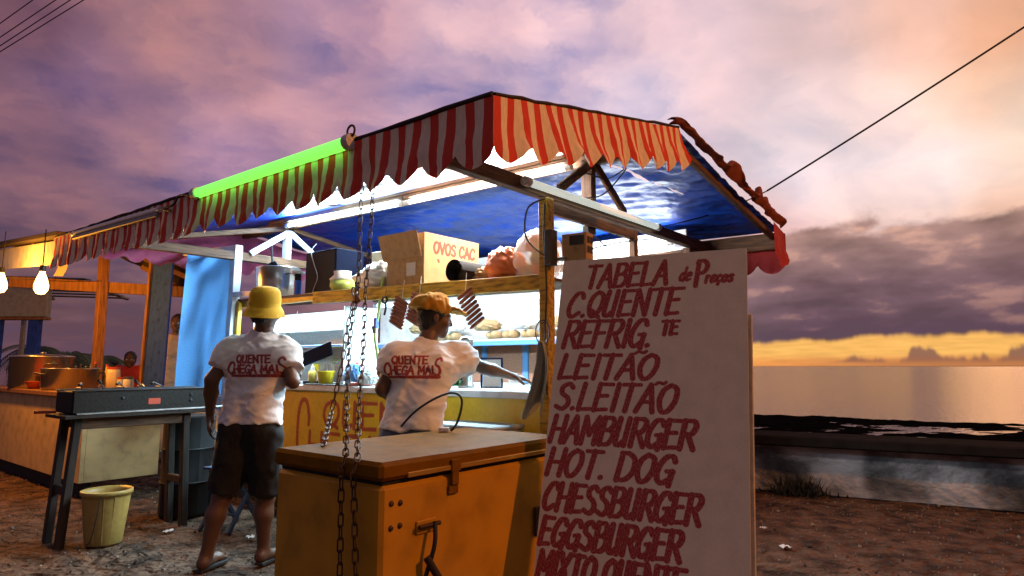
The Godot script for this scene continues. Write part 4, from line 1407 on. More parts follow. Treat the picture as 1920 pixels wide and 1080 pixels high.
	for i in 9:
		b = MB.new()
		b.lathe([Vector2(0, -0.05), Vector2(0.05, -0.035), Vector2(0.068, 0), Vector2(0.05, 0.035), Vector2(0, 0.05)], 12)
		var pa := Vector3(rng.randf_range(-0.07, 0.07), 0.07 + 0.085 * int(i / 3.0), rng.randf_range(-0.07, 0.07))
		part(b, "bun", M.bread if i % 3 else M.orange_bag, bag, Transform3D(Basis.from_euler(Vector3(rng.randf(), rng.randf(), rng.randf())), pa))
	var rd := thing("radio", "small brown radio with dark dials fixed behind the yellow post", "radio", Vector3(-0.24, 1.86, -1.12), 0.12)
	boxpart("radio_case", M.card, rd, Vector3(0, 0.09, 0), Vector3(0.17, 0.17, 0.1))
	for i in 4: boxpart("dial", M.black, rd, Vector3(0.088, 0.07 + 0.06 * (i / 2), -0.02 + 0.045 * (i % 2)), Vector3(0.006, 0.04, 0.03))
	boxpart("dial_panel", M.black, rd, Vector3(0.02, 0.13, 0.053), Vector3(0.1, 0.06, 0.006))
	boxpart("bracket", M.dull_steel, rd, Vector3(-0.1, 0.02, 0.06), Vector3(0.1, 0.02, 0.04))
	# --- hanging from the high shelf
	for q in [[748, 586, 0.35, 1.0, "first strip of sausages hanging beside the black bottle opener"], [780, 580, 0.35, 1.0, "strip of sausages partly hidden behind the orange cap"], [883, 578, -0.42, 1.12, "strip of sausages hanging to the other side of the orange cap"]]:
		var p := pk(q[0], q[1], 2, -0.96)
		var o := thing("sausage_strip", q[4], "sausages", p, 0.45, "sausage strips hanging from the shelf")
		var tl := Basis(Vector3.BACK, q[2] * -1.6)
		var ax := Vector3(0.24 if q[2] > 0 else -0.42, 0.95, 0)
		for i in 8:
			b = MB.new()
			var y: Vector3 = ax * ((3.5 - i) * 0.0265 * q[3])
			b.tube(curve([y + tl * Vector3(-0.056, 0.002, 0), y + tl * Vector3(-0.046, 0, 0.004), y + tl * Vector3(0.046, 0, 0.004), y + tl * Vector3(0.056, 0.002, 0)], 4), [0.003, 0.008, 0.0105, 0.0125, 0.0135, 0.0135, 0.0135, 0.0135, 0.0135, 0.0125, 0.0105, 0.008, 0.003], 8)
			part(b, "sausage", M.sausage, o)
		tubepart("string", M.paper, o, [ax * 0.1, ax * 0.1 + Vector3(0, 0.15, -0.03)], 0.0032, 5)
	var op := thing("bottle_opener", "black bottle opener hanging under the high shelf", "opener", pk(721, 570, 2, -0.97))
	var rp := []
	for i in 12: rp.append(Vector3(0.028 * cos(TAU * i / 12), 0.03 + 0.024 * sin(TAU * i / 12), 0))
	b = MB.new()
	b.tube(rp, 0.008, 6, true)
	part(b, "opener_ring", M.black, op)
	tubepart("opener_handle", M.black, op, curve([Vector3(0.01, 0.008, 0), Vector3(0.016, -0.03, 0), Vector3(0.0, -0.085, 0)], 4), 0.009, 6)
	tubepart("hook", M.dull_steel, op, [Vector3(0, 0.05, 0), Vector3(0, 0.13, -0.02)], 0.003, 5)
	var hs := thing("hanging_tap", "blue and olive hose tap hanging above the counter", "tap", pk(706, 640, 2, -1.0))
	tubepart("hose", M.green_plastic, hs, curve([Vector3(0.0, 0.5, -0.05), Vector3(0.01, 0.2, 0), Vector3(-0.01, 0.05, 0.01), Vector3(0.01, -0.08, 0.0), Vector3(0.03, -0.16, 0)], 5), 0.013, 8)
	boxpart("tap_body", M.blue_plastic, hs, Vector3(0.0, 0.14, 0.01), Vector3(0.035, 0.08, 0.035))
	boxpart("tap_lever", M.black, hs, Vector3(-0.015, 0.09, 0.02), Vector3(0.02, 0.06, 0.02), Basis(Vector3.BACK, 0.4))
	# towel on its ring by the post
	var tw := thing("towel", "grey dishcloth hanging from a wire ring on the yellow post", "cloth", pk(1016, 640, 2, -0.9))
	b = MB.new()
	b.sheet(26, 30, func(s: float, t: float):
		var w := lerpf(0.035, 0.17, pow(t, 0.7))
		var an := s * PI * 2.6
		return Vector3((s - 0.5) * w + 0.02 * sin(t * 4.0) - 0.035 * t, -t * (0.40 + 0.06 * sin(s * 7.0)), 0.035 * sin(an) * (0.5 + t) + 0.01 * sin(s * 30.0 + t * 4.0)))
	part(b, "dishcloth", M.towel, tw)
	rp = []
	for i in 18: rp.append(Vector3(0.005 + 0.052 * cos(TAU * i / 18), 0.055 + 0.07 * sin(TAU * i / 18), 0.0))
	b = MB.new()
	b.tube(rp, 0.004, 6, true)
	part(b, "wire_ring", M.black, tw)
	# --- on the counter: hot cabinet, tray and cups
	var hc := thing("display_case", "white rounded hot-food cabinet with glass front at the far end of counter", "display case", Vector3(-3.35, 1.064, -1.3))
	b = MB.new()
	b.sheet(24, 18, func(s: float, t: float):
		var an: float = lerpf(-0.3, 1.75, t)
		return Vector3(lerpf(-0.72, 0.72, s), 0.52 + 0.15 * sin(an), -0.12 + 0.18 * cos(an)))
	part(b, "rounded_hood", M.white_clean, hc)
	for sx in [-0.73, 0.73]: boxpart("side_wall", M.white_clean, hc, Vector3(sx, 0.335, -0.03), Vector3(0.02, 0.67, 0.36))
	boxpart("back_wall", M.white_clean, hc, Vector3(0, 0.33, -0.2), Vector3(1.44, 0.66, 0.015))
	boxpart("middle_shelf", M.white_clean, hc, Vector3(0, 0.33, -0.03), Vector3(1.44, 0.02, 0.34))
	boxpart("case_floor", M.white_clean, hc, Vector3(0, 0.012, -0.03), Vector3(1.44, 0.02, 0.36))
	boxpart("glass_front", M.glass, hc, Vector3(0, 0.18, 0.12), Vector3(1.44, 0.3, 0.004), Basis.IDENTITY, 0.0005)
	beampart("rim", M.blue_trim, hc, Vector3(-0.72, 0.335, 0.165), Vector3(0.72, 0.335, 0.165), 0.012, 0.016)
	beampart("sloped_lid", M.navy, hc, Vector3(0.62, 0.31, 0.19), Vector3(0.02, 0.17, 0.19), 0.02, 0.12)
	tubepart("lead", M.cable, hc, curve([Vector3(0.0, 0.66, 0.13), Vector3(0.03, 0.45, 0.21), Vector3(0.16, 0.33, 0.2), Vector3(0.24, 0.22, 0.2)], 6), 0.003, 5)
	var tray := thing("counter_tray", "dark serving tray lying on the counter under the yellow cups", "tray", kl_at(636, -1.12, 1.064), 0.0)
	boxpart("tray_base", M.black, tray, Vector3(0.0, 0.006, 0), Vector3(0.66, 0.012, 0.26))
	for sx in [-0.325, 0.325]: boxpart("tray_rim", M.red_plastic if sx > 0 else M.black, tray, Vector3(sx, 0.018, 0), Vector3(0.012, 0.03, 0.26))
	var cup := thing("yellow_cup", "wide yellow plastic cup standing on the dark tray", "cup", kl_at(611, -1.08, 1.077))
	b = MB.new()
	b.lathe([Vector2(0, 0), Vector2(0.055, 0), Vector2(0.075, 0.1), Vector2(0.078, 0.105), Vector2(0.07, 0.1), Vector2(0.05, 0.01), Vector2(0, 0.01)], 20)
	part(b, "cup_body", M.yellow_plastic, cup)
	var tin := thing("yellow_tin", "round yellow tin standing behind the wide yellow cup", "tin", kl_at(600, -1.22, 1.077))
	tubepart("stand", M.white_clean, tin, [Vector3(0, 0, 0), Vector3(0, 0.11, 0)], 0.05, 14)
	tubepart("tin_body", M.yellow_plastic, tin, [Vector3(0, 0.111, 0), Vector3(0, 0.165, 0)], 0.055, 16)
	var sq := thing("sauce_bottle", "pale yellow sauce bottle with a clear cap on the tray", "bottle", kl_at(586, -1.08, 1.077))
	b = MB.new()
	b.lathe([Vector2(0, 0), Vector2(0.036, 0), Vector2(0.036, 0.09), Vector2(0.015, 0.115), Vector2(0, 0.118)], 14)
	part(b, "bottle_body", mat(0.7, 0.55, 0.12, 0.3), sq)
	b = MB.new()
	b.lathe([Vector2(0.02, 0.112), Vector2(0.014, 0.14), Vector2(0, 0.16)], 10)
	part(b, "bottle_cap", M.white_clean, sq)
	var jar := thing("pickle_jar", "dark red jar with olive contents behind the yellow cup", "jar", kl_at(626, -1.26, 1.077))
	tubepart("jar_glass", mat(0.18, 0.02, 0.02, 0.25), jar, [Vector3(0, 0, 0), Vector3(0, 0.16, 0)], 0.055, 14)
	for i in 6:
		b = MB.new()
		b.lathe([Vector2(0, -0.022), Vector2(0.022, 0), Vector2(0, 0.022)], 10)
		part(b, "olive", mat(0.2, 0.24, 0.04, 0.4), jar, Transform3D(Basis.IDENTITY, Vector3(rng.randf_range(-0.03, 0.03), 0.18 + 0.015 * (i % 2), rng.randf_range(-0.03, 0.03))))
	lump("printed_bag", "blue and white snack bag leaning on the tray", "bag", kl_at(662, -1.13, 1.077), Vector3(0.1, 0.09, 0.06), M.blue_trim, 12, 0.4, 1.9)
	lump("napkin_pile", "heap of white paper napkins beside the snack bag", "napkins", kl_at(690, -1.1, 1.077), Vector3(0.08, 0.06, 0.07), M.paper, 13, 0.4, 2.4)
	lump("tomato_bag", "small bag of red and green vegetables behind the napkins", "bag", kl_at(660, -1.3, 1.062), Vector3(0.1, 0.14, 0.08), M.red_plastic, 14, 0.3, 1.9)
	var cy := thing("steel_dispenser", "tall polished steel cylinder standing on the counter by the reaching arm", "dispenser", kl_at(874, -1.3, 1.064))
	b = MB.new()
	b.lathe([Vector2(0, 0), Vector2(0.062, 0), Vector2(0.062, 0.02), Vector2(0.05, 0.03), Vector2(0.05, 0.34), Vector2(0.055, 0.35), Vector2(0.04, 0.37), Vector2(0, 0.38)], 22)
	part(b, "cylinder", M.steel, cy)
	boxpart("spout", M.black, cy, Vector3(0, 0.07, 0.07), Vector3(0.02, 0.02, 0.05))
	var gr := thing("leaf_bunch", "small bunch of green leaves lying beside the steel cylinder", "leaves", kl_at(853, -1.25, 1.064))
	for i in 16:
		b = MB.new()
		b.sheet(3, 5, func(s: float, t: float): return Vector3((s - 0.5) * 0.04 * sin(t * PI), 0.1 * t, 0.015 * sin(t * 3.0)))
		part(b, "leaf", mat(0.03, 0.16, 0.03, 0.5), gr, Transform3D(Basis.from_euler(Vector3(rng.randf_range(-0.9, 0.9), rng.randf() * TAU, rng.randf_range(-0.9, 0.9))), Vector3(rng.randf_range(-0.04, 0.04), 0.01, rng.randf_range(-0.04, 0.04))))
	var nf := thing("napkin_holder", "dark framed napkin holder standing near the reaching hand", "holder", kl_at(922, -1.32, 1.064), 0.5)
	for q in [[-0.075, 0], [0.075, 0]]: boxpart("side_bar", M.navy, nf, Vector3(q[0], 0.11, 0), Vector3(0.012, 0.22, 0.02))
	for y in [0.008, 0.214]: boxpart("cross_bar", M.navy, nf, Vector3(0, y, 0), Vector3(0.138, 0.012, 0.02))
	boxpart("napkins", M.paper, nf, Vector3(0, 0.11, -0.004), Vector3(0.13, 0.19, 0.008))
	var gc := thing("drinking_glass", "small clear tumbler on the counter under the reaching hand", "glass", kl_at(962, -1.2, 1.064))
	b = MB.new()
	b.lathe([Vector2(0, 0), Vector2(0.03, 0), Vector2(0.036, 0.1), Vector2(0.033, 0.1), Vector2(0.027, 0.008), Vector2(0, 0.008)], 16)
	part(b, "tumbler", M.glass, gc)
	# --- back shelf: buns, bags of bread
	for i in 17:
		var bx := -1.25 - i * 0.115
		if i > 11: bx -= 0.35
		var o := thing("bread_roll", "golden bread roll in the row along the white back shelf", "bread", Vector3(bx, 1.501, -2.9 - 0.05 * (i % 2)), rng.randf_range(-0.2, 0.2), "bread rolls on the back shelf")
		b = MB.new()
		b.lathe([Vector2(0, -0.075), Vector2(0.03, -0.065), Vector2(0.043, -0.03), Vector2(0.046, 0.0), Vector2(0.043, 0.03), Vector2(0.03, 0.065), Vector2(0, 0.075)], 12, Vector3(0, 0.044, 0), Basis(Vector3.RIGHT, PI / 2))
		part(b, "crust", M.bread, o)
	for i in 5:
		lump("bread_bag", ["long loaf bag lying on the row of rolls nearest the yellow post", "second clear bag of bread on the back shelf", "third clear bag of bread on the back shelf", "round loaf in clear wrap on the far half of the back shelf", "last bag of bread on the back shelf beside the hot cabinet"][i], "bag", Vector3(-1.55 - i * 0.5, 1.595, -2.92), Vector3(0.17, 0.07, 0.1), M.white_bag if i % 2 else M.bread, 20 + i, 0.3, 1.7, 0.7)
	# grey crate in front of the counter, next to the freezer
	var cr := thing("grey_crate", "plain grey painted crate standing against the counter behind the freezer", "crate", Vector3(-0.83, 0.0, -0.82), 0.0)
	boxpart("crate_body", M.grey_paint, cr, Vector3(0, 0.42, 0), Vector3(0.55, 0.84, 0.3), Basis.IDENTITY, 0.01)
	boxpart("crate_lid", M.grey_paint, cr, Vector3(0, 0.855, 0), Vector3(0.57, 0.026, 0.32), Basis.IDENTITY, 0.008)


func kl_at(u: float, z: float, y: float) -> Vector3:
	# the stall point at depth z and height y that shows in photo column u
	var p := pk(u, 700, 2, z)
	return Vector3(p.x, y, z)


# ---------------------------------------------------------------- freezer, chains, price board
func make_freezer():
	var o := thing("chest_freezer", "scuffed ochre yellow chest freezer with a latched lid", "freezer", Vector3(-0.135, 0, 0.2))
	# 0.65 m across x, 1.1 m along z
	var b := MB.new()
	b.box(Vector3(0, 0.44, 0), Vector3(0.635, 0.76, 1.085), Basis.IDENTITY, 0.014)
	part(b, "cabinet", M.freezer, o)
	boxpart("gasket", M.matt_black, o, Vector3(0, 0.827, 0), Vector3(0.61, 0.02, 1.06))
	b = MB.new()
	b.box(Vector3(0, 0.868, 0), Vector3(0.655, 0.064, 1.11), Basis.IDENTITY, 0.014)
	part(b, "lid", M.freezer_lid, o)
	boxpart("lid_highlight", mat(0.6, 0.36, 0.06, 0.2, 0.6), o, Vector3(0.33, 0.848, -0.05), Vector3(0.008, 0.018, 0.98))  # glossy warm strip added as the highlight along the lid edge
	for sx in [-0.27, 0.27]:
		for sz in [-0.48, 0.48]: tubepart("foot", M.rubber, o, [Vector3(sx, -0.01, sz), Vector3(sx, 0.07, sz)], 0.03, 10)
	# latch, keeper and plates on the long front
	var lz := 0.205
	boxpart("latch", M.freezer_lid, o, Vector3(0.335, 0.855, lz), Vector3(0.01, 0.045, 0.05))
	boxpart("latch_tongue", M.freezer_lid, o.get_node("latch"), Vector3(0.335, 0.81, lz + 0.003), Vector3(0.008, 0.05, 0.035))
	boxpart("keeper", M.freezer_lid, o, Vector3(0.324, 0.768, lz + 0.003), Vector3(0.012, 0.035, 0.05))
	boxpart("handle_plate", M.freezer, o, Vector3(0.322, 0.66, 0.34), Vector3(0.01, 0.045, 0.095))
	tubepart("handle_bar", M.chain, o.get_node("handle_plate"), [Vector3(0.34, 0.665, 0.29), Vector3(0.34, 0.665, 0.39)], 0.008, 6)
	for q in [[0.76, 0.5], [0.757, 0.46], [0.68, 0.5], [0.682, 0.46]]:
		b = MB.new()
		b.lathe([Vector2(0.011, 0), Vector2(0.009, 0.004), Vector2(0, 0.006)], 10, Vector3(0.318, q[0], q[1]), Basis(Vector3.BACK, -PI / 2))
		part(b, "rivet", M.chain, o)
	boxpart("hinge", M.chain, o, Vector3(0.328, 0.56, -0.31), Vector3(0.01, 0.12, 0.04))
	tubepart("rope_pull", M.cable, o, curve([Vector3(0.345, 0.675, 0.32), Vector3(0.36, 0.60, 0.335), Vector3(0.345, 0.5, 0.36), Vector3(0.35, 0.36, 0.42), Vector3(0.345, 0.25, 0.44)], 5), 0.008, 6)
	# a lead lying on the lid, looping up
	var ld := thing("black_lead", "black electric lead looping up from the freezer lid", "cable", Vector3(-0.3, 0.9, -0.05))
	var pts := []
	for q in [[752, 812], [780, 770], [820, 745], [852, 737], [866, 752], [858, 790], [846, 806]]: pts.append(pk(q[0], q[1], 2, -0.12) - Vector3(-0.3, 0.9, -0.05))
	pts[0].y = 0.008
	pts[6].y = 0.008
	tubepart("lead", M.cable, ld, curve(pts, 6), 0.006, 6)
	boxpart("plug", M.white_clean, ld, pts[6] + Vector3(-0.03, 0.004, 0.02), Vector3(0.05, 0.022, 0.03), Basis(Vector3.UP, 0.6))
	var st := thing("broom_handle", "dark wooden stick leaning against the front of the freezer", "stick", Vector3(0.5, 0.0, 0.35))
	var top := pk(800, 1045, 0, 0.21) - Vector3(0.5, 0, 0.35)
	tubepart("stick", M.dark_wood, st, [Vector3(0, 0.0, 0), top], 0.014, 8)


func link_mesh() -> ArrayMesh:
	var b := MB.new()
	var p := []
	for i in 14:
		var a := TAU * i / 14
		p.append(Vector3(cos(a) * 0.0098, sin(a) * 0.0098 + signf(sin(a)) * 0.0145, 0))
	b.tube(p, 0.003, 5, true)
	return b.done()


func chain(label: String, path: Array, lm: Mesh):
	var o := thing("hanging_chain", label, "chain", path[0])
	var c := Curve3D.new()
	c.bake_interval = 0.01
	for p in path: c.add_point(p - path[0])
	var n := int(c.get_baked_length() / 0.0405)
	for i in n:
		var d0 := (i + 0.5) * 0.0405
		var at := c.sample_baked(d0)
		var t := (c.sample_baked(d0 + 0.01) - c.sample_baked(d0 - 0.01)).normalized()
		var x := t.cross(Vector3(0.3, 0.1, 1)).normalized()
		var bs := Basis(x, t, x.cross(t)) * Basis(Vector3.UP, (PI / 2 if i % 2 else 0.0) + 0.5 + 0.15 * sin(i * 1.7))
		place(lm, "link", M.chain, o, Transform3D(bs, at))


func make_chains():
	var lm := link_mesh()
	var edge := 0.757
	var p1 := pk(648, 862, 2, edge)
	var p2 := pk(670, 866, 2, edge)
	var p3 := pk(606, 838, 1, 0.905)
	p1.y = 0.905; p2.y = 0.905
	var lock := pk(672, 540, 2, 0.22)
	chain("hanging chain from the eave past the padlock, draped over the freezer end", [pk(679, 335, 2, 0.16), pk(676, 400, 2, 0.17), pk(672, 530, 2, 0.22), pk(655, 640, 2, 0.36), pk(650, 760, 2, 0.56), p1, p1 + Vector3(0.0, -0.04, 0.016), p1 + Vector3(0.015, -0.45, 0.02), p1 + Vector3(0.02, -0.75, 0.02)], lm)
	chain("straighter hanging chain next to the padlocked one, draped over the freezer end", [pk(700, 335, 2, 0.16), pk(697, 400, 2, 0.17), pk(686, 540, 2, 0.22), pk(681, 660, 2, 0.4), pk(672, 780, 2, 0.6), p2, p2 + Vector3(0.0, -0.04, 0.016), p2 + Vector3(0.04, -0.45, 0.02), p2 + Vector3(0.06, -0.75, 0.02)], lm)
	chain("short chain slanting from the padlock down onto the freezer lid", [lock + Vector3(0.0, -0.03, 0.01), pk(652, 610, 2, 0.25), pk(640, 690, 2, 0.27), pk(622, 770, 2, 0.29), p3], lm)
	var o := thing("padlock", "brass padlock joining the two hanging chains", "padlock", lock + Vector3(0.0, -0.03, 0.02))
	var tl := Basis(Vector3.BACK, 0.55)
	boxpart("lock_body", M.brass, o, tl * Vector3(0, -0.03, 0), Vector3(0.042, 0.05, 0.02), tl, 0.006)
	tubepart("shackle", M.dull_steel, o, curve([tl * Vector3(-0.014, -0.006, 0), tl * Vector3(-0.014, 0.022, 0), tl * Vector3(0, 0.036, 0), tl * Vector3(0.014, 0.022, 0), tl * Vector3(0.014, -0.006, 0)], 4), 0.0045, 6)


func make_board():
	var X := Vector3(0.9006, -0.003, 0.4346).normalized()
	var Y := Vector3(0.1167, 0.9649, -0.2353).normalized()
	var Z := X.cross(Y)
	var o := wthing("price_board", "tall white price board hand-painted with a red menu, propped before the freezer", "sign", Vector3(0.3964, 0, -2.35), Basis(X, Y, Z))
	var w := 0.8036
	var h := 1.766
	var PW := 560
	var PH := 1232
	var s := PW / w
	var ink := Ink.new(PW, PH, 2)
	# text, left, base line, width, height (metres on the board), slant, half pen width
	var rows := [
		["TABELA", -0.288, 1.628, 0.375, 0.104, 0.16, 0.0088], ["de", 0.128, 1.637, 0.05, 0.05, 0.25, 0.0052], ["P", 0.195, 1.622, 0.05, 0.1, 0.12, 0.0085], ["recos", 0.236, 1.624, 0.112, 0.042, 0.2, 0.0058],
		["C.QUENTE", -0.366, 1.492, 0.505, 0.112, 0.2, 0.0092], ["REFRIG.", -0.372, 1.352, 0.395, 0.116, 0.2, 0.0094], ["TE", 0.06, 1.403, 0.074, 0.056, 0.15, 0.0078],
		["LEITAO", -0.378, 1.214, 0.43, 0.1, 0.22, 0.0094], ["~", -0.04, 1.322, 0.05, 0.02, 0.0, 0.0065], ["S.LEITAO", -0.382, 1.08, 0.515, 0.108, 0.22, 0.0094], ["~", 0.05, 1.192, 0.045, 0.02, 0.0, 0.0065],
		["HAMBURGER", -0.393, 0.942, 0.6, 0.106, 0.2, 0.0096], ["HOT. DOG", -0.394, 0.809, 0.525, 0.102, 0.22, 0.0096], ["CHESSBURGER", -0.394, 0.673, 0.625, 0.102, 0.18, 0.0094],
		["EGGSBURGER", -0.395, 0.541, 0.56, 0.1, 0.16, 0.0096], ["MIXTO QUENTE", -0.392, 0.416, 0.57, 0.098, 0.14, 0.0096]]
	for r in rows: ink.text(GLYPH, r[0], Vector2((r[1] + w / 2) * s, PH - r[2] * s), r[3] * s, r[4] * s, r[5], r[6] * s * 1.26, 0.3)
	var pm := printed(ink.picture(Color(0.70, 0.66, 0.47), Color(0.31, 0.009, 0.005), 0.10, 0.4), 0.6)
	var b := MB.new()
	b.smooth(false)
	b.quad(Vector3(-w / 2, 0, 0.0), Vector3(w / 2, 0, 0.0), Vector3(w / 2, h, 0.0), Vector3(-w / 2, h, 0.0), Vector2(0, 1), Vector2(1, 1), Vector2(1, 0), Vector2(0, 0))
	var bo := boxpart("board", M.card_pale, o, Vector3(0, h / 2, -0.0085), Vector3(w, h, 0.012), Basis.IDENTITY, 0.002)
	part(b, "painted_menu", pm, bo)
	boxpart("rear_board", M.card_pale, o, Vector3(0.014, 0.745, -0.034), Vector3(w, 1.49, 0.014), Basis.IDENTITY, 0.003)
	for sx in [-0.3, 0.3]: beampart("strut", M.wood_y, o, Vector3(sx, 0.02, -0.1), Vector3(sx, 1.4, -0.06), 0.03, 0.04, Vector3.BACK)
	for sx in [-0.3, 0.3]: beampart("leg", M.wood_y, o, Vector3(sx, 1.3, -0.09), Vector3(sx, 0.14, -0.62), 0.03, 0.04, Vector3.BACK)


# ---------------------------------------------------------------- grill, bucket and odds and ends on the ground
func make_grill():
	# legs stand where the photograph shows their feet; the long side runs along the stall's z
	var at := Vector3(-3.32, 0, 0.12)
	var o := thing("charcoal_grill", "long black and steel charcoal grill on a dark wooden table", "grill", at)
	for q in [[-0.02, 0.42, 0.05], [-0.27, 0.42, 0.05], [-0.02, -0.32, -0.03], [-0.27, -0.32, -0.03]]:
		beampart("leg", M.dark_wood, o, Vector3(q[0], -0.01, q[1] + q[2]), Vector3(q[0], 0.85, q[1]), 0.06, 0.05, Vector3.BACK)
	for x in [-0.02, -0.27]:
		beampart("table_rail", M.wood_z, o, Vector3(x, 0.82, 0.44), Vector3(x, 0.82, -0.36), 0.03, 0.08)
	beampart("foot_rail", M.dark_wood, o, Vector3(-0.02, 0.36, 0.44), Vector3(-0.27, 0.36, 0.44), 0.04, 0.06)
	beampart("foot_rail", M.dark_wood, o, Vector3(-0.02, 0.34, -0.33), Vector3(-0.27, 0.34, -0.33), 0.04, 0.06)
	boxpart("table_top", M.dark_wood, o, Vector3(-0.15, 0.87, 0.02), Vector3(0.42, 0.025, 1.0))
	# fire box
	boxpart("box_front", mat(0.07, 0.065, 0.06, 0.42, 1.0, M.fine, Vector3(2, 2, 2)), o, Vector3(0.03, 0.968, -0.02), Vector3(0.012, 0.15, 0.98), Basis.IDENTITY, 0.004)
	boxpart("box_back", M.matt_black, o, Vector3(-0.31, 0.968, -0.02), Vector3(0.012, 0.15, 0.98))
	for z in [-0.51, 0.47]: boxpart("box_end", M.matt_black, o, Vector3(-0.14, 0.968, z), Vector3(0.33, 0.15, 0.012))
	boxpart("ash_pan", M.matt_black, o, Vector3(-0.14, 0.895, -0.02), Vector3(0.32, 0.012, 0.95))
	boxpart("rim", M.black, o, Vector3(0.03, 1.05, -0.02), Vector3(0.035, 0.012, 1.0))
	boxpart("rim", M.black, o, Vector3(-0.31, 1.05, -0.02), Vector3(0.035, 0.012, 1.0))
	for i in 22: tubepart("grate_bar", M.black, o, [Vector3(-0.3, 1.04, 0.44 - i * 0.042), Vector3(0.02, 1.04, 0.44 - i * 0.042)], 0.005, 5)
	tubepart("pipe_handle", M.dull_steel, o, [Vector3(0.05, 0.885, 0.45), Vector3(0.05, 0.895, -0.72)], 0.013, 8)
	boxpart("sticker", mat(0.5, 0.07, 0.03, 0.5), o.get_node("box_front"), Vector3(0.0375, 0.96, -0.06), Vector3(0.003, 0.045, 0.085))
	for q in [[0.99, 0.16], [1.0, -0.33], [0.955, -0.33]]:
		var rb := MB.new()
		rb.lathe([Vector2(0.014, 0), Vector2(0.01, 0.006), Vector2(0, 0.008)], 10, Vector3(0.036, q[0], q[1]), Basis(Vector3.BACK, -PI / 2))
		part(rb, "bolt", M.black, o.get_node("box_front"))
	tubepart("gas_pipe", M.red_plastic, o, [Vector3(-0.2, 0.9, 0.5), Vector3(-0.24, 0.9, 0.62)], 0.012, 6)
	# skewers and knives across the grate
	for i in 5:
		var s := thing("skewer", ["curved steel skewer lying across the near end of the grill", "second steel skewer lying on the grill", "steel tongs lying on the middle of the grill", "bent skewer with a raised handle on the grill", "last skewer near the far end of the grill"][i], "skewer", at + Vector3(-0.15, 1.05, 0.36 - i * 0.14), 0.0)
		tubepart("rod", M.steel, s, curve([Vector3(-0.2, 0.01, -0.02), Vector3(-0.05, 0.012 + 0.02 * (i % 2), 0.0), Vector3(0.06, 0.012, 0.03), Vector3(0.13, 0.05, 0.05 + 0.02 * i)], 5), 0.005, 6)
		tubepart("grip", M.black, s, [Vector3(0.13, 0.05, 0.05 + 0.02 * i), Vector3(0.17, 0.04 + 0.03 * (i % 2), 0.08 + 0.02 * i)], 0.009, 6)
	# black panel behind the table
	var bd := thing("black_drum", "tall black oil drum standing behind the grill table", "drum", Vector3(-3.72, 0, -0.42))
	var b := MB.new()
	b.lathe([Vector2(0, 0.0), Vector2(0.2, 0.0), Vector2(0.205, 0.02), Vector2(0.2, 0.26), Vector2(0.207, 0.27), Vector2(0.2, 0.28), Vector2(0.2, 0.53), Vector2(0.207, 0.54), Vector2(0.2, 0.55), Vector2(0.2, 0.79), Vector2(0.205, 0.81), Vector2(0.19, 0.8), Vector2(0, 0.79)], 28)
	part(b, "drum_shell", M.matt_black, bd)
	for y in [0.27, 0.54]:
		b = MB.new()
		var rp := []
		for i in 28: rp.append(Vector3(cos(TAU * i / 28) * 0.205, y, sin(TAU * i / 28) * 0.205))
		b.tube(rp, 0.006, 5, true)
		part(b, "drum_hoop", M.black, bd)
	# bucket
	var bk := thing("yellow_bucket", "worn translucent yellow plastic bucket on the ground before the grill", "bucket", Vector3(-3.22, 0, 0.36))
	bk.scale = Vector3.ONE * 0.86
	b = MB.new()
	b.lathe([Vector2(0, 0.0), Vector2(0.125, 0.0), Vector2(0.132, 0.012), Vector2(0.15, 0.16), Vector2(0.17, 0.36), Vector2(0.172, 0.385), Vector2(0.186, 0.39), Vector2(0.188, 0.42), Vector2(0.18, 0.425), Vector2(0.166, 0.39), Vector2(0.145, 0.16), Vector2(0.125, 0.02), Vector2(0, 0.02)], 36, Vector3.ZERO, Basis.IDENTITY, 0.012)
	part(b, "pail", M.bucket, bk)
	for i in 14:
		var an := TAU * i / 14
		tubepart("rib", M.bucket, bk.get_node("pail"), [Vector3(cos(an) * 0.131, 0.02, sin(an) * 0.131), Vector3(cos(an) * 0.17, 0.375, sin(an) * 0.17)], 0.004, 5)
	tubepart("bail", M.black, bk, curve([Vector3(0.16, 0.4, 0.1), Vector3(0.165, 0.25, 0.12), Vector3(0.13, 0.06, 0.14), Vector3(0.06, 0.03, 0.16)], 5), 0.004, 5)
	# gas bottle and stool behind the standing seller
	var gb := thing("gas_cylinder", "dark blue gas cylinder standing against the stall's white panel", "gas cylinder", Vector3(-3.7, 0, -0.62))
	b = MB.new()
	b.lathe([Vector2(0, 0.03), Vector2(0.14, 0.03), Vector2(0.15, 0.0), Vector2(0.155, 0.03), Vector2(0.178, 0.1), Vector2(0.178, 0.34), Vector2(0.15, 0.41), Vector2(0.06, 0.44), Vector2(0, 0.45)], 24)
	part(b, "tank", mat(0.01, 0.02, 0.06, 0.5, 0, M.stain, Vector3(4, 4, 4)), gb)
	b = MB.new()
	b.lathe([Vector2(0.09, 0.42), Vector2(0.1, 0.5), Vector2(0.095, 0.5), Vector2(0.085, 0.42)], 20)
	part(b, "collar", M.black, gb)
	tubepart("valve", M.brass, gb, [Vector3(0, 0.45, 0), Vector3(0, 0.51, 0)], 0.018, 8)
	var stool_paint := mat(0.05, 0.07, 0.13, 0.7, 0, M.stain, Vector3(4, 4, 4))
	var sl := thing("folding_stool", "low blue painted folding stool behind the standing seller's legs", "stool", Vector3(-2.95, 0, -0.42), 0.3)
	for s in [-0.14, 0.14]:
		beampart("leg", stool_paint, sl, Vector3(s, 0, 0.17), Vector3(s, 0.44, -0.12), 0.025, 0.035, Vector3.BACK)
		beampart("leg", stool_paint, sl, Vector3(s * 0.8, 0, -0.17), Vector3(s * 0.8, 0.44, 0.12), 0.025, 0.035, Vector3.BACK)
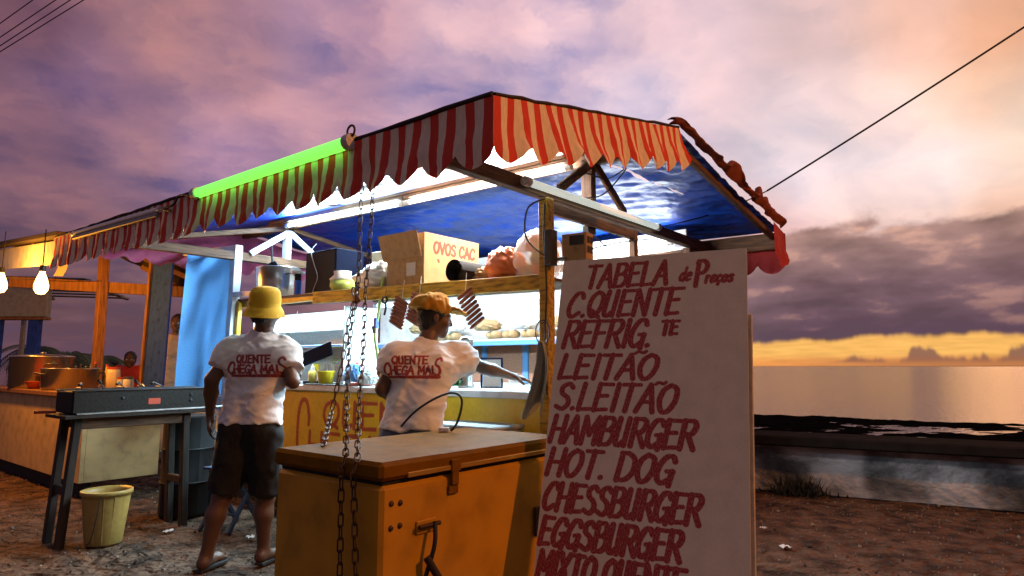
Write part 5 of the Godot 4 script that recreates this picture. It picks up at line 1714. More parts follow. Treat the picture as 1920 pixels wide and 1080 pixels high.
	for i in 5: boxpart("slat", stool_paint, sl, Vector3(0, 0.452, -0.12 + i * 0.06), Vector3(0.34, 0.018, 0.05))
	tubepart("stretcher", stool_paint, sl, [Vector3(-0.14, 0.12, 0.09), Vector3(0.14, 0.12, 0.09)], 0.01, 6)


# ---------------------------------------------------------------- the second stall on the left, under light bulbs
func bulb(label: String, at: Vector3, hang: float, share := 1.0):
	var o := thing("light_bulb", label, "lamp", at)
	var b := MB.new()
	b.lathe([Vector2(0, -0.13), Vector2(0.035, -0.12), Vector2(0.058, -0.08), Vector2(0.06, -0.04), Vector2(0.045, 0.02), Vector2(0.024, 0.075), Vector2(0.022, 0.09)], 20)
	part(b, "bulb_glass", glow(1.0, 0.55, 0.16, 9.0), o)
	tubepart("socket", M.black, o, [Vector3(0, 0.091, 0), Vector3(0, 0.15, 0)], 0.026, 12)
	tubepart("cord", M.cable, o, [Vector3(0, 0.15, 0), Vector3(0, 0.15 + hang, 0)], 0.005, 6)
	var l := OmniLight3D.new()
	l.name = "bulb_light"
	l.light_color = Color(1.0, 0.64, 0.2)
	l.light_energy = BULB_ENERGY * share
	l.light_size = 0.05
	l.omni_range = 20.0
	l.omni_attenuation = 2.0
	l.shadow_enabled = true
	l.position = Vector3(0, -0.05, 0)
	o.add_child(l)


func make_left_stall():
	var k := thing("cook_stall", "neighbouring cooking stall with a whitewashed counter lit by bare bulbs", "food stall", Vector3(-5.6, 0, -0.05))
	var R := func(x: float, y: float, z: float) -> Vector3: return Vector3(x + 5.6, y, z + 0.05)
	boxpart("counter_front", M.bulb_tinted_wall, k, R.call(-7.0, 0.53, -0.06), Vector3(3.9, 0.78, 0.04))
	boxpart("counter_end", M.bulb_tinted_wall, k, R.call(-5.07, 0.53, -0.41), Vector3(0.04, 0.78, 0.66))
	boxpart("counter_top", M.orange_wood, k, R.call(-7.0, 0.945, -0.4), Vector3(4.0, 0.045, 0.8))
	boxpart("base_strip", M.matt_black, k, R.call(-7.0, 0.06, -0.14), Vector3(3.8, 0.14, 0.05))  # black strip put in for the shade in the gap under the counter
	beampart("post", M.orange_wood, k, R.call(-5.1, -0.02, -0.84), R.call(-5.1, 0.92, -0.84), 0.06, 0.06, Vector3.BACK)
	# lit fascia and roof edge
	beampart("fascia", M.white_paint, k, R.call(-6.06, 2.42, 0.0), R.call(-9.4, 2.66, 0.0), 0.02, 0.26)
	beampart("roof_edge", M.dark_wood, k, R.call(-5.75, 2.57, 0.05), R.call(-9.4, 2.83, 0.05), 0.12, 0.05)
	var rf := MB.new()
	rf.sheet(20, 20, func(s: float, t: float): return R.call(lerpf(-5.78, -9.4, s), lerpf(2.6, 2.85, s) + 0.35 * sin(t * PI * 0.5) + 0.02 * sin(s * 60.0), lerpf(0.04, -2.4, t)))
	part(rf, "roof_sheet", M.orange_wood, k)
	var cur := MB.new()
	cur.sheet(8, 16, func(s: float, t: float): return R.call(-6.0 + 0.05 * s, 2.5 - t * 0.34, 0.02 - 0.07 * s + 0.02 * sin(t * 7.0)))
	part(cur, "hanging_strip", M.beige_cloth, k)
	for i in 5: beampart("rafter", M.orange_wood, k, R.call(-6.2 - i * 0.75, 2.55 + i * 0.05, 0.0), R.call(-6.2 - i * 0.75, 2.9 + i * 0.05, -2.3), 0.05, 0.07)
	beampart("rear_post", M.orange_wood, k, kl(pix(180, 735, 8.2)) - Vector3(-5.6, 0, -0.05) - Vector3(0, 0.9, 0), kl(pix(196, 478, 8.2)) - Vector3(-5.6, 0, -0.05), 0.12, 0.1, Vector3.BACK)
	beampart("rear_beam", M.orange_wood, k, kl(pix(20, 528, 8.25)) - Vector3(-5.6, 0, -0.05), kl(pix(352, 548, 8.25)) - Vector3(-5.6, 0, -0.05), 0.06, 0.14)
	for q in [[265, 500, 350, 548], [255, 478, 350, 520], [300, 480, 352, 502]]: beampart("roof_rafter", M.orange_wood, k, kl(pix(q[0], q[1], 8.4)) - Vector3(-5.6, 0, -0.05), kl(pix(q[2], q[3], 8.6)) - Vector3(-5.6, 0, -0.05), 0.05, 0.06)
	var b := MB.new()
	b.sheet(12, 8, func(s: float, t: float): return kl(pix(lerpf(225, 352, s), lerpf(480, lerpf(482, 545, s), t), 8.7)) - Vector3(-5.6, 0, -0.05) + Vector3(0, 0.01 * sin(s * 60), 0))
	part(b, "palm_thatch", M.dark_wood, k)
	tubepart("bulb_wire", M.cable, k, sag(kl(pix(-30, 515, 7.2)) - Vector3(-5.6, 0, -0.05), kl(pix(190, 527, 8.1)) - Vector3(-5.6, 0, -0.05), 0.03), 0.005, 5)
	# the blue board between the two stalls
	var bd := thing("blue_board", "tall blue painted plank standing between the two stalls", "plank", Vector3(-6.43, 0, -1.2), 0.35)
	beampart("plank", M.blue_paint, bd, Vector3(-0.03, -0.02, 0), Vector3(0.03, 2.62, 0), 0.03, 0.34, Vector3.RIGHT)
	beampart("lit_edge_strip", M.orange_wood, bd, Vector3(-0.195, -0.02, 0.02), Vector3(-0.135, 2.62, 0.02), 0.04, 0.05, Vector3.BACK)  # orange strip added for bulb light falling on the left edge of the plank
	# pots
	var bp := thing("boiling_pot", "big tall aluminium pot with a lid on the cooking stall counter", "pot", Vector3(-7.35, 0.968, -0.3))
	b = MB.new()
	b.lathe([Vector2(0, 0), Vector2(0.3, 0), Vector2(0.315, 0.02), Vector2(0.315, 0.35), Vector2(0.325, 0.36), Vector2(0.325, 0.375), Vector2(0.2, 0.39), Vector2(0.03, 0.4), Vector2(0.03, 0.42), Vector2(0, 0.43)], 36)
	part(b, "pot_body", M.steel, bp)
	for s in [-1, 1]: tubepart("pot_handle", M.dull_steel, bp, curve([Vector3(0.31 * s, 0.27, 0.06), Vector3(0.37 * s, 0.28, 0.04), Vector3(0.37 * s, 0.28, -0.04), Vector3(0.31 * s, 0.27, -0.06)], 4), 0.009, 6)
	var sp := thing("shallow_pot", "shorter wide aluminium pot in front of the big boiling pot", "pot", Vector3(-6.35, 0.968, -0.3))
	b = MB.new()
	b.lathe([Vector2(0, 0), Vector2(0.25, 0), Vector2(0.265, 0.02), Vector2(0.27, 0.22), Vector2(0.282, 0.228), Vector2(0.27, 0.235), Vector2(0.255, 0.22), Vector2(0.25, 0.03), Vector2(0, 0.03)], 36)
	part(b, "pot_body", M.steel, sp)
	for s in [-1, 1]: tubepart("pot_handle", M.dull_steel, sp, curve([Vector3(0.06, 0.17, 0.26 * s), Vector3(0.04, 0.18, 0.32 * s), Vector3(-0.04, 0.18, 0.32 * s), Vector3(-0.06, 0.17, 0.26 * s)], 4), 0.008, 6)
	var rb := thing("red_bowl", "small red plastic bowl beside the shallow pot", "bowl", Vector3(-6.88, 0.968, -0.12))
	b = MB.new()
	b.lathe([Vector2(0, 0), Vector2(0.05, 0), Vector2(0.095, 0.08), Vector2(0.1, 0.085), Vector2(0.088, 0.08), Vector2(0.045, 0.012), Vector2(0, 0.012)], 22)
	part(b, "bowl", M.red_plastic, rb)
	# bottles, jars and spoons at the near end of the counter
	rng.seed = 70
	var names := [["sauce_bottle", "amber sauce bottle among the jars on the cooking stall counter", "bottle"], ["glass_jar", "tall clear jar with a red lid on the cooking stall counter", "jar"], ["oil_bottle", "slim oil bottle beside the red lidded jar", "bottle"], ["salt_pot", "squat white salt pot at the end of the cooking stall counter", "pot"], ["glass_bottle", "dark cola bottle next to the wooden post", "bottle"], ["mug", "small enamel mug on the cooking stall counter", "mug"]]
	var us := [170, 213, 200, 242, 178, 226]
	var hs := [0.2, 0.22, 0.25, 0.12, 0.28, 0.11]
	for i in 6:
		var p := pk(us[i], 700, 2, -0.55 - 0.05 * (i % 3))
		var o := thing(names[i][0], names[i][1], names[i][2], Vector3(p.x, 0.968, p.z))
		var r: float = [0.04, 0.07, 0.035, 0.05, 0.035, 0.04][i]
		var hh: float = hs[i]
		b = MB.new()
		b.lathe([Vector2(0, 0), Vector2(r, 0), Vector2(r, hh * 0.6), Vector2(r * (0.45 if i in [0, 2, 4] else 0.95), hh * 0.82), Vector2(r * (0.4 if i in [0, 2, 4] else 0.9), hh), Vector2(0, hh)], 16)
		part(b, "vessel", [mat(0.3, 0.1, 0.02, 0.15), mat(0.6, 0.5, 0.35, 0.15), mat(0.5, 0.35, 0.05, 0.12), M.white_clean, mat(0.05, 0.02, 0.01, 0.1), M.white_clean][i], o)
		tubepart("cap", M.red_plastic if i != 3 else M.dull_steel, o, [Vector3(0, hh + 0.001, 0), Vector3(0, hh + 0.025, 0)], r * (0.45 if i in [0, 2, 4] else 0.95), 12)
	for i in 4:
		var p := pk(140 + i * 9, 700, 2, -0.5)
		var o := thing("ladle", ["steel ladle leaning out of the shallow pot", "steel spoon standing beside the ladle", "long steel fork standing in the utensil tin", "thin steel skimmer standing behind the fork"][i], "ladle", Vector3(p.x, 0.968, p.z))
		tubepart("handle", M.steel, o, curve([Vector3(0, 0.0, 0), Vector3(0.01, 0.15, 0), Vector3(0.03, 0.24 + 0.02 * (i % 2), 0.0), Vector3(0.05, 0.25 + 0.02 * (i % 2), 0.01)], 4), 0.006, 6)
		b = MB.new()
		b.lathe([Vector2(0, 0.0), Vector2(0.03, 0.01), Vector2(0.036, 0.03), Vector2(0.03, 0.028), Vector2(0, 0.008)], 12)
		part(b, "bowl", M.steel, o)
	bulb("bare glowing bulb hanging under the roof of the cooking stall", pk(78, 527, 2, 0.3), 0.35)
	bulb("second bare glowing bulb hanging over the big pots", pk(2, 527, 2, 0.3), 0.4)


func make_far_left():
	# a closed grey kiosk further down the promenade
	var base := pix(45, 700, 10.5)
	base.y = 0
	var o := wthing("grey_kiosk", "grey blue closed kiosk with an open doorway behind the cooking stall", "kiosk", base)
	var q := func(u: float, v: float) -> Vector3: return pix(u, v, 10.5) - base
	var put := func(called: String, u0: float, v0: float, u1: float, v1: float, th: float, m: Material):
		var a: Vector3 = q.call(u0, v0)
		var c: Vector3 = q.call(u1, v1)
		boxpart(called, m, o, Vector3((a.x + c.x) * 0.5, (a.y + c.y) * 0.5, 0), Vector3(absf(c.x - a.x), absf(c.y - a.y), th))
	put.call("header_panel", -40, 520, 90, 594, 0.12, M.grey_paint)
	put.call("header_rail", -40, 595, 90, 600, 0.16, M.orange_wood)
	for u in [[-40, 4], [58, 76]]:
		var a: Vector3 = q.call(u[0], 600)
		var c: Vector3 = q.call(u[1], 600)
		boxpart("side_post", M.blue_paint, o, Vector3((a.x + c.x) * 0.5, a.y * 0.5, 0), Vector3(c.x - a.x, a.y, 0.12))
	var sl := wthing("slatted_roof", "thin grey slatted shade roof beyond the wooden post", "roof", pix(165, 548, 12.0))
	for i in 7: boxpart("slat", M.grey_paint, sl, Vector3(0.0 + i * 0.02, i * 0.03 - 0.09, i * 0.22), Vector3(1.5, 0.02, 0.18), Basis(Vector3.BACK, -0.03))
	for sx in [-0.7, 0.7]: beampart("prop", M.grey_paint, sl, Vector3(sx, -0.1, 0.6), Vector3(sx, -pix(165, 548, 12.0).y, 0.6), 0.06, 0.06, Vector3.BACK)
	for sx in [-0.7, 0.7]: beampart("bearer", M.grey_paint, sl, Vector3(sx, -0.12, -0.1), Vector3(sx, 0.06, 1.4), 0.05, 0.05)
	# low palms behind the counter
	rng.seed = 80
	for q2 in [[125, 668, 13.0, 0.9, "low dark palm with drooping fronds behind the shallow pot"], [185, 672, 14.5, 0.8, "dark bushy palm growing beside the wooden post"], [70, 655, 14.0, 0.7, "dim palm seen through the grey kiosk's doorway"]]:
		var c := pix(q2[0], q2[1], q2[2])
		var p := wthing("palm", q2[4], "palm", Vector3(c.x, 0, c.z), Basis.IDENTITY, "palms behind the cooking stall")
		tubepart("trunk", M.dark_wood, p, [Vector3(0, -0.05, 0), Vector3(0.05, c.y * 0.5, 0), Vector3(0, c.y, 0)], [0.13, 0.1, 0.08], 10)
		for i in 15:
			var an := TAU * i / 15.0 + rng.randf_range(-0.2, 0.2)
			var ln: float = q2[3] * rng.randf_range(0.8, 1.25)
			var rise := rng.randf_range(0.0, 0.75)
			var fb := MB.new()
			fb.smooth(false)
			var spine := []
			for j in 13:
				var t := j / 12.0
				spine.append(Vector3(cos(an) * ln * t, c.y + rise * ln * t - 0.95 * ln * t * t, sin(an) * ln * t))
			fb.tube(spine, 0.008, 4)
			var side := Vector3(-sin(an), 0, cos(an))
			for j in range(1, 12):
				for s in [-1, 1]:
					for e in 2:
						var a0: Vector3 = spine[j].lerp(spine[j + 1], e * 0.5)
						var tip: Vector3 = a0 + side * s * 0.30 * ln * sin(0.5 + 2.4 * j / 13.0) + (spine[j + 1] - spine[j]) * 1.6 + Vector3(0, -0.12 * ln, 0)
						fb.tri(a0, a0 + (spine[j + 1] - spine[j]) * 0.45, tip)
			part(fb, "frond", M.frond, p)


# ---------------------------------------------------------------- people
func add_hand(f: Field, wrist: Vector3, dir: Vector3, palm: Vector3, thumb_side: float, curl: float):
	# a palm and five fingers: dir along the hand, palm the way the palm faces
	dir = dir.normalized()
	palm = (palm - dir * palm.dot(dir)).normalized()
	var across := dir.cross(palm).normalized() * thumb_side
	var kn := wrist + dir * 0.085
	f.cap(wrist, wrist + dir * 0.03, 0.025, 0.026, 0.012)
	for s in [-0.024, -0.008, 0.008, 0.024]: f.cap(wrist + dir * 0.02 + across * s * 0.8, kn + across * s * 1.1, 0.013, 0.012, 0.01)
	var lens := [0.070, 0.080, 0.075, 0.058]
	for i in 4:
		var p := kn + across * (0.028 - i * 0.0185)
		var d := dir
		for j in 3:
			d = (d + palm * curl * (0.55 + 0.25 * j)).normalized()
			var q: Vector3 = p + d * lens[i] * [0.45, 0.3, 0.25][j]
			f.cap(p, q, 0.0092 - 0.0008 * j, 0.0085 - 0.0008 * j, 0.003)
			p = q
	var t0 := wrist + dir * 0.03 + across * 0.024
	var t1 := t0 + (dir * 0.6 + across * 0.7 + palm * 0.3).normalized() * 0.04
	var t2 := t1 + (dir * 0.85 + across * 0.25 + palm * 0.5).normalized() * 0.032
	f.cap(t0, t1, 0.0135, 0.0105, 0.008)
	f.cap(t1, t2, 0.0105, 0.0085, 0.003)


func make_person(label: String, J: Dictionary, fwd: Vector3, face: Vector3, base: Vector3, look: Dictionary, group := "") -> Node3D:
	# J: joints in the world; fwd: the way the chest faces; face: the way the face looks
	var o := wthing("person", label, "person", base, Basis.IDENTITY, group)
	var j := {}
	for n in J: j[n] = J[n] - base
	var cell: float = look.get("cell", 0.013)
	fwd.y = 0; fwd = fwd.normalized()
	var lat := fwd.cross(Vector3.UP).normalized()
	var S: float = look.get("size", 1.0)
	var lo := Vector3(99, 99, 99)
	var hi := -lo
	for n in j:
		lo = lo.min(j[n]); hi = hi.max(j[n])
	lo -= Vector3(0.25, 0.12, 0.25); hi += Vector3(0.25, 0.2, 0.25)
	# body: one continuous surface
	var f := Field.new(lo, hi, cell)
	for s in [-1, 1]:
		f.cap(j.chest + lat * 0.07 * s * S, j.belly + lat * 0.052 * s * S, 0.085 * S, 0.078 * S, 0.05)
		f.cap(j.belly + lat * 0.052 * s * S, j.pelvis + lat * 0.06 * s * S, 0.078 * S, 0.092 * S, 0.05)
	f.cap(j.chest + Vector3(0, 0.02, 0), j.neck, 0.09 * S, 0.055 * S, 0.05)
	f.cap(j.neck, j.head + Vector3(0, -0.03, 0), 0.053 * S, 0.05 * S, 0.03)
	for sd in ["l", "r"]:
		f.cap(j.chest.lerp(j["sh" + sd], 0.55) + Vector3(0, 0.03, 0), j["sh" + sd], 0.06 * S, 0.05 * S, 0.05)
		f.cap(j["sh" + sd], j["el" + sd], 0.053 * S, 0.04 * S, 0.03)
		f.cap(j["el" + sd], j["el" + sd].lerp(j["wr" + sd], 0.35), 0.04 * S, 0.042 * S, 0.02)
		f.cap(j["el" + sd].lerp(j["wr" + sd], 0.35), j["wr" + sd], 0.042 * S, 0.026 * S, 0.02)
		f.cap(j["hip" + sd], j["kn" + sd], 0.088 * S, 0.056 * S, 0.04)
		var calf: Vector3 = j["kn" + sd].lerp(j["an" + sd], 0.32) - fwd * 0.015
		f.cap(j["kn" + sd], calf, 0.054 * S, 0.056 * S, 0.03)
		f.cap(calf, j["an" + sd], 0.056 * S, 0.036 * S, 0.03)
		var heel: Vector3 = j["an" + sd] + Vector3(0, -0.045, 0) - fwd * 0.03
		heel.y = maxf(heel.y, 0.045)
		var ball: Vector3 = heel + fwd * 0.17 + lat * (0.03 if sd == "r" else -0.03)
		ball.y = 0.035
		f.cap(j["an" + sd], heel, 0.036 * S, 0.034, 0.02)
		f.cap(heel, ball, 0.034, 0.028, 0.02)
		f.cap(ball + lat * 0.02, ball - lat * 0.02 + fwd * 0.01, 0.026, 0.026, 0.02)
		for t in 5: f.cap(ball + lat * (0.032 - 0.016 * t), ball + lat * (0.034 - 0.017 * t) + fwd * (0.055 - 0.006 * absf(t - (1 if sd == "l" else 3))) + Vector3(0, -0.012, 0), 0.014, 0.011, 0.008)
	var mb := MB.new()
	f.mesh(mb)
	# head on a grid of its own
	face = face.normalized()
	var hx := face.cross(Vector3.UP).normalized()
	var hb := Basis(hx, hx.cross(face).normalized(), -face)
	var hc: Vector3 = j.head
	var fh := Field.new(hc - Vector3.ONE * 0.19, hc + Vector3.ONE * 0.19, cell * 0.46)
	fh.ell(hc + hb * Vector3(0, 0.03, 0.012), Vector3(0.076, 0.098, 0.096), hb, 0.02)
	fh.ell(hc + hb * Vector3(0, -0.045, -0.03), Vector3(0.056, 0.072, 0.062), hb, 0.04)
	fh.cap(hc + hb * Vector3(0, -0.1, -0.066), hc + hb * Vector3(0, -0.092, -0.07), 0.02, 0.018, 0.03)
	fh.cap(hc + hb * Vector3(0, 0.012, -0.088), hc + hb * Vector3(0, -0.026, -0.108), 0.010, 0.0135, 0.014)
	fh.cap(hc + hb * Vector3(-0.012, -0.03, -0.096), hc + hb * Vector3(0.012, -0.03, -0.096), 0.009, 0.009, 0.01)
	for s in [-1, 1]:
		fh.cap(hc + hb * Vector3(0.012 * s, 0.026, -0.088), hc + hb * Vector3(0.05 * s, 0.024, -0.07), 0.010, 0.009, 0.012)
		fh.ell(hc + hb * Vector3(0.032 * s, 0.004, -0.094), Vector3(0.016, 0.010, 0.012), hb, 0.01, true)
		fh.ell(hc + hb * Vector3(0.078 * s, -0.004, 0.012), Vector3(0.009, 0.030, 0.019), hb, 0.008)
		fh.ell(hc + hb * Vector3(0.042 * s, -0.03, -0.066), Vector3(0.024, 0.02, 0.02), hb, 0.03)
	fh.cap(hc + hb * Vector3(-0.019, -0.057, -0.086), hc + hb * Vector3(0.019, -0.057, -0.086), 0.008, 0.008, 0.006)
	fh.cap(hc + hb * Vector3(-0.016, -0.070, -0.084), hc + hb * Vector3(0.016, -0.070, -0.084), 0.009, 0.009, 0.006)
	fh.cap(hc + Vector3(0, -0.06, 0) - face * 0.015, j.neck + Vector3(0, 0.02, 0), 0.052, 0.052, 0.03)
	fh.mesh(mb)
	for sd in ["l", "r"]:
		var wr: Vector3 = j["wr" + sd]
		var hd: Vector3 = look.get("hand_" + sd, (wr - j["el" + sd]))
		var fg := Field.new(wr - Vector3.ONE * 0.21, wr + Vector3.ONE * 0.21, cell * 0.42)
		var palm: Vector3 = look.get("palm_" + sd, lat * (1.0 if sd == "l" else -1.0))
		add_hand(fg, wr, hd, palm, look.get("thumb_" + sd, 1.0), look.get("curl", 0.4))
		fg.mesh(mb)
	part(mb, "body", M.skin, o)
	for s in [-1, 1]:
		var eb := MB.new()
		eb.lathe([Vector2(0, -0.0115), Vector2(0.008, -0.008), Vector2(0.0115, 0), Vector2(0.008, 0.008), Vector2(0, 0.0115)], 12, hc + hb * Vector3(0.032 * s, 0.003, -0.083), hb)
		var eye := part(eb, "eye", M.eye, o)
		eb = MB.new()
		eb.lathe([Vector2(0.0, 0.0018), Vector2(0.0052, 0)], 10, hc + hb * Vector3(0.032 * s, 0.003, -0.0935), hb * Basis(Vector3.RIGHT, -PI / 2))
		part(eb, "pupil", M.hair, eye)
	# hair
	var fr := Field.new(hc - Vector3.ONE * 0.17, hc + Vector3.ONE * 0.17, cell * 0.6)
	fr.ell(hc + hb * Vector3(0, 0.034, 0.022), Vector3(0.087, 0.103, 0.1), hb, 0.01)
	fr.ell(hc + hb * Vector3(0, -0.045, 0.05), Vector3(0.066, 0.06, 0.05), hb, 0.03)
	fr.ell(hc + hb * Vector3(0, -0.06, -0.09), Vector3(0.1, 0.1, 0.085), hb, 0.01, true)
	if look.has("hat"): fr.keep_side(hc + hb * Vector3(0, 0.035, 0), hb.y)
	var hn := FastNoiseLite.new()
	hn.seed = 3
	hn.frequency = 1.0
	fr.ruffle(hn, Vector3(60, 60, 60), 0.012)
	var hm := MB.new()
	fr.mesh(hm)
	part(hm, "hair", M.hair, o)
	# shirt
	var sl: float = look.get("sleeve", 0.62)
	var fs := Field.new(lo, hi, cell * 0.72)
	var hem: Vector3 = look.get("hem", J.pelvis) - base
	for s in [-1, 1]:
		fs.cap(j.chest + lat * 0.078 * s * S, j.belly + lat * 0.066 * s * S, 0.106 * S, 0.1 * S, 0.05)
		fs.cap(j.belly + lat * 0.066 * s * S, hem + lat * 0.076 * s * S, 0.1 * S, 0.114 * S, 0.05, true)
	fs.cap(j.chest + Vector3(0, 0.045, 0), j.neck + Vector3(0, -0.012, 0), 0.1 * S, 0.066 * S, 0.05, true)
	for sd in ["l", "r"]:
		fs.cap(j.chest.lerp(j["sh" + sd], 0.4) + Vector3(0, 0.04, 0), j["sh" + sd] + Vector3(0, -0.004, 0), 0.072 * S, 0.062 * S, 0.05)
		fs.cap(j.chest.lerp(j["sh" + sd], 0.5) + Vector3(0, -0.01, 0), j["sh" + sd].lerp(j["el" + sd], 0.15), 0.088 * S, 0.07 * S, 0.08)
		fs.cap(j.chest + Vector3(0, -0.06, 0) + (j["sh" + sd] - j.chest) * 0.3, j["sh" + sd].lerp(j["el" + sd], 0.3), 0.1 * S, 0.07 * S, 0.08)
		fs.cap(j["sh" + sd], j["sh" + sd].lerp(j["el" + sd], sl), 0.066 * S, 0.072 * S, 0.04, true)
	var hn2: Vector3 = (hem - j.belly).normalized()
	fs.keep_side(hem, hn2.lerp(Vector3.DOWN, 0.8).normalized())
	var wn := FastNoiseLite.new()
	wn.seed = look.get("seed", 5)
	wn.frequency = 1.0
	wn.fractal_octaves = 3
	fs.ruffle(wn, Vector3(4, 7, 4), 0.012, 0.004)
	fs.crease(wn, Basis.from_scale(Vector3(2.2, 6.5, 2.2)) * Basis(fwd, 0.5), 0.0095)
	fs.crease(wn, Basis.from_scale(Vector3(3.0, 8.0, 3.0)) * Basis(fwd, -0.6), 0.005)
	var pc: Vector3 = look.get("print", J.chest) - base
	var PW := 0.5
	var sm := MB.new()
	fs.mesh(sm, func(p: Vector3) -> Vector2:
		var d := p - pc
		var u := d.dot(lat) / PW + 0.5
		if d.dot(fwd) > look.get("print_depth", 0.1): u = 0.98 if u > 0.5 else 0.02
		return Vector2(clampf(u, 0.01, 0.99), clampf(0.5 - d.y / PW, 0.01, 0.99)) if d.dot(fwd) <= look.get("print_depth", 0.1) else Vector2(u, 0.02))
	part(sm, "shirt", look.shirt, o)
	# shorts or trousers
	var fp := Field.new(Vector3(lo.x, lo.y, lo.z), Vector3(hi.x, j.belly.y + 0.1, hi.z), cell)
	var leg: float = look.get("leg", 0.9)
	for s in [-1, 1]: fp.cap(j.pelvis + Vector3(0, 0.06, 0) + lat * 0.06 * s * S, j.pelvis + lat * 0.068 * s * S, 0.1 * S, 0.112 * S, 0.05)
	for sd in ["l", "r"]:
		if leg <= 1.0: fp.cap(j["hip" + sd], j["hip" + sd].lerp(j["kn" + sd], leg), 0.107 * S, 0.1 * S, 0.03, true)
		else:
			fp.cap(j["hip" + sd], j["kn" + sd], 0.104 * S, 0.08 * S, 0.03)
			fp.cap(j["kn" + sd], j["an" + sd] + Vector3(0, 0.01, 0), 0.08 * S, 0.068 * S, 0.03, true)
	fp.ruffle(wn, Vector3(9, 6, 9), 0.018)
	var pm := MB.new()
	fp.mesh(pm)
	part(pm, "shorts" if leg <= 1.0 else "trousers", look.legs, o)
	# sandals
	for sd in ["l", "r"]:
		var heel: Vector3 = j["an" + sd] - fwd * 0.06
		var sb := MB.new()
		var pl := PackedVector2Array()
		for q in [[-0.03, -0.005], [0.03, -0.005], [0.038, 0.09], [0.048, 0.2], [0.03, 0.262], [-0.02, 0.265], [-0.046, 0.22], [-0.04, 0.1]]: pl.append(Vector2(q[0], q[1]))
		sb.prism(pl, 0.014, Transform3D(Basis(lat, fwd, lat.cross(fwd)), Vector3(heel.x, 0.014, heel.z) + lat * (0.012 if sd == "r" else -0.012)))
		part(sb, "sandal", M.rubber, o)
	return o


func standing(base: Vector3, h: float, fwd: Vector3) -> Dictionary:
	var lat := fwd.cross(Vector3.UP).normalized()
	var k := h / 1.7
	var P := func(x: float, y: float, z: float) -> Vector3: return base + (lat * x + Vector3.UP * y + fwd * z) * k
	return {"head": P.call(0, 1.58, 0.03), "neck": P.call(0, 1.44, 0), "chest": P.call(0, 1.27, 0), "belly": P.call(0, 1.08, 0.01), "pelvis": P.call(0, 0.93, 0),
		"shl": P.call(-0.185, 1.39, 0), "shr": P.call(0.185, 1.39, 0), "ell": P.call(-0.23, 1.12, -0.03), "elr": P.call(0.23, 1.12, -0.03), "wrl": P.call(-0.21, 0.9, 0.12), "wrr": P.call(0.21, 0.9, 0.12),
		"hipl": P.call(-0.09, 0.9, 0), "hipr": P.call(0.09, 0.9, 0), "knl": P.call(-0.1, 0.49, 0.02), "knr": P.call(0.1, 0.49, 0.02), "anl": P.call(-0.1, 0.085, 0), "anr": P.call(0.1, 0.085, 0)}


func shirt_print(sd: int) -> StandardMaterial3D:
	var ink := Ink.new(384, 384, sd)
	var s := 384.0 / 0.5
	ink.text(GLYPH, "QUENTE", Vector2(192 - 0.135 * s, 192 - 0.012 * s), 0.2 * s, 0.045 * s, 0.0, 0.006 * s, 0.1)
	ink.text(GLYPH, "HEGA MAI", Vector2(192 - 0.15 * s, 192 + 0.05 * s), 0.255 * s, 0.048 * s, 0.0, 0.0065 * s, 0.1)
	ink.text(GLYPH, "S", Vector2(192 + 0.1 * s, 192 + 0.055 * s), 0.05 * s, 0.1 * s, 0.0, 0.0075 * s, 0.1)
	ink.text(GLYPH, "C", Vector2(192 - 0.185 * s, 192 + 0.055 * s), 0.04 * s, 0.07 * s, 0.0, 0.007 * s, 0.1)
	ink.stroke(Vector2(192 - 0.17 * s, 192 + 0.066 * s), Vector2(192 + 0.13 * s, 192 + 0.066 * s), 0.008 * s, 0.011 * s)
	var m := printed(ink.picture(Color(0.76, 0.76, 0.77), Color(0.3, 0.018, 0.022), 0.05, 0.35), 0.9)
	return m


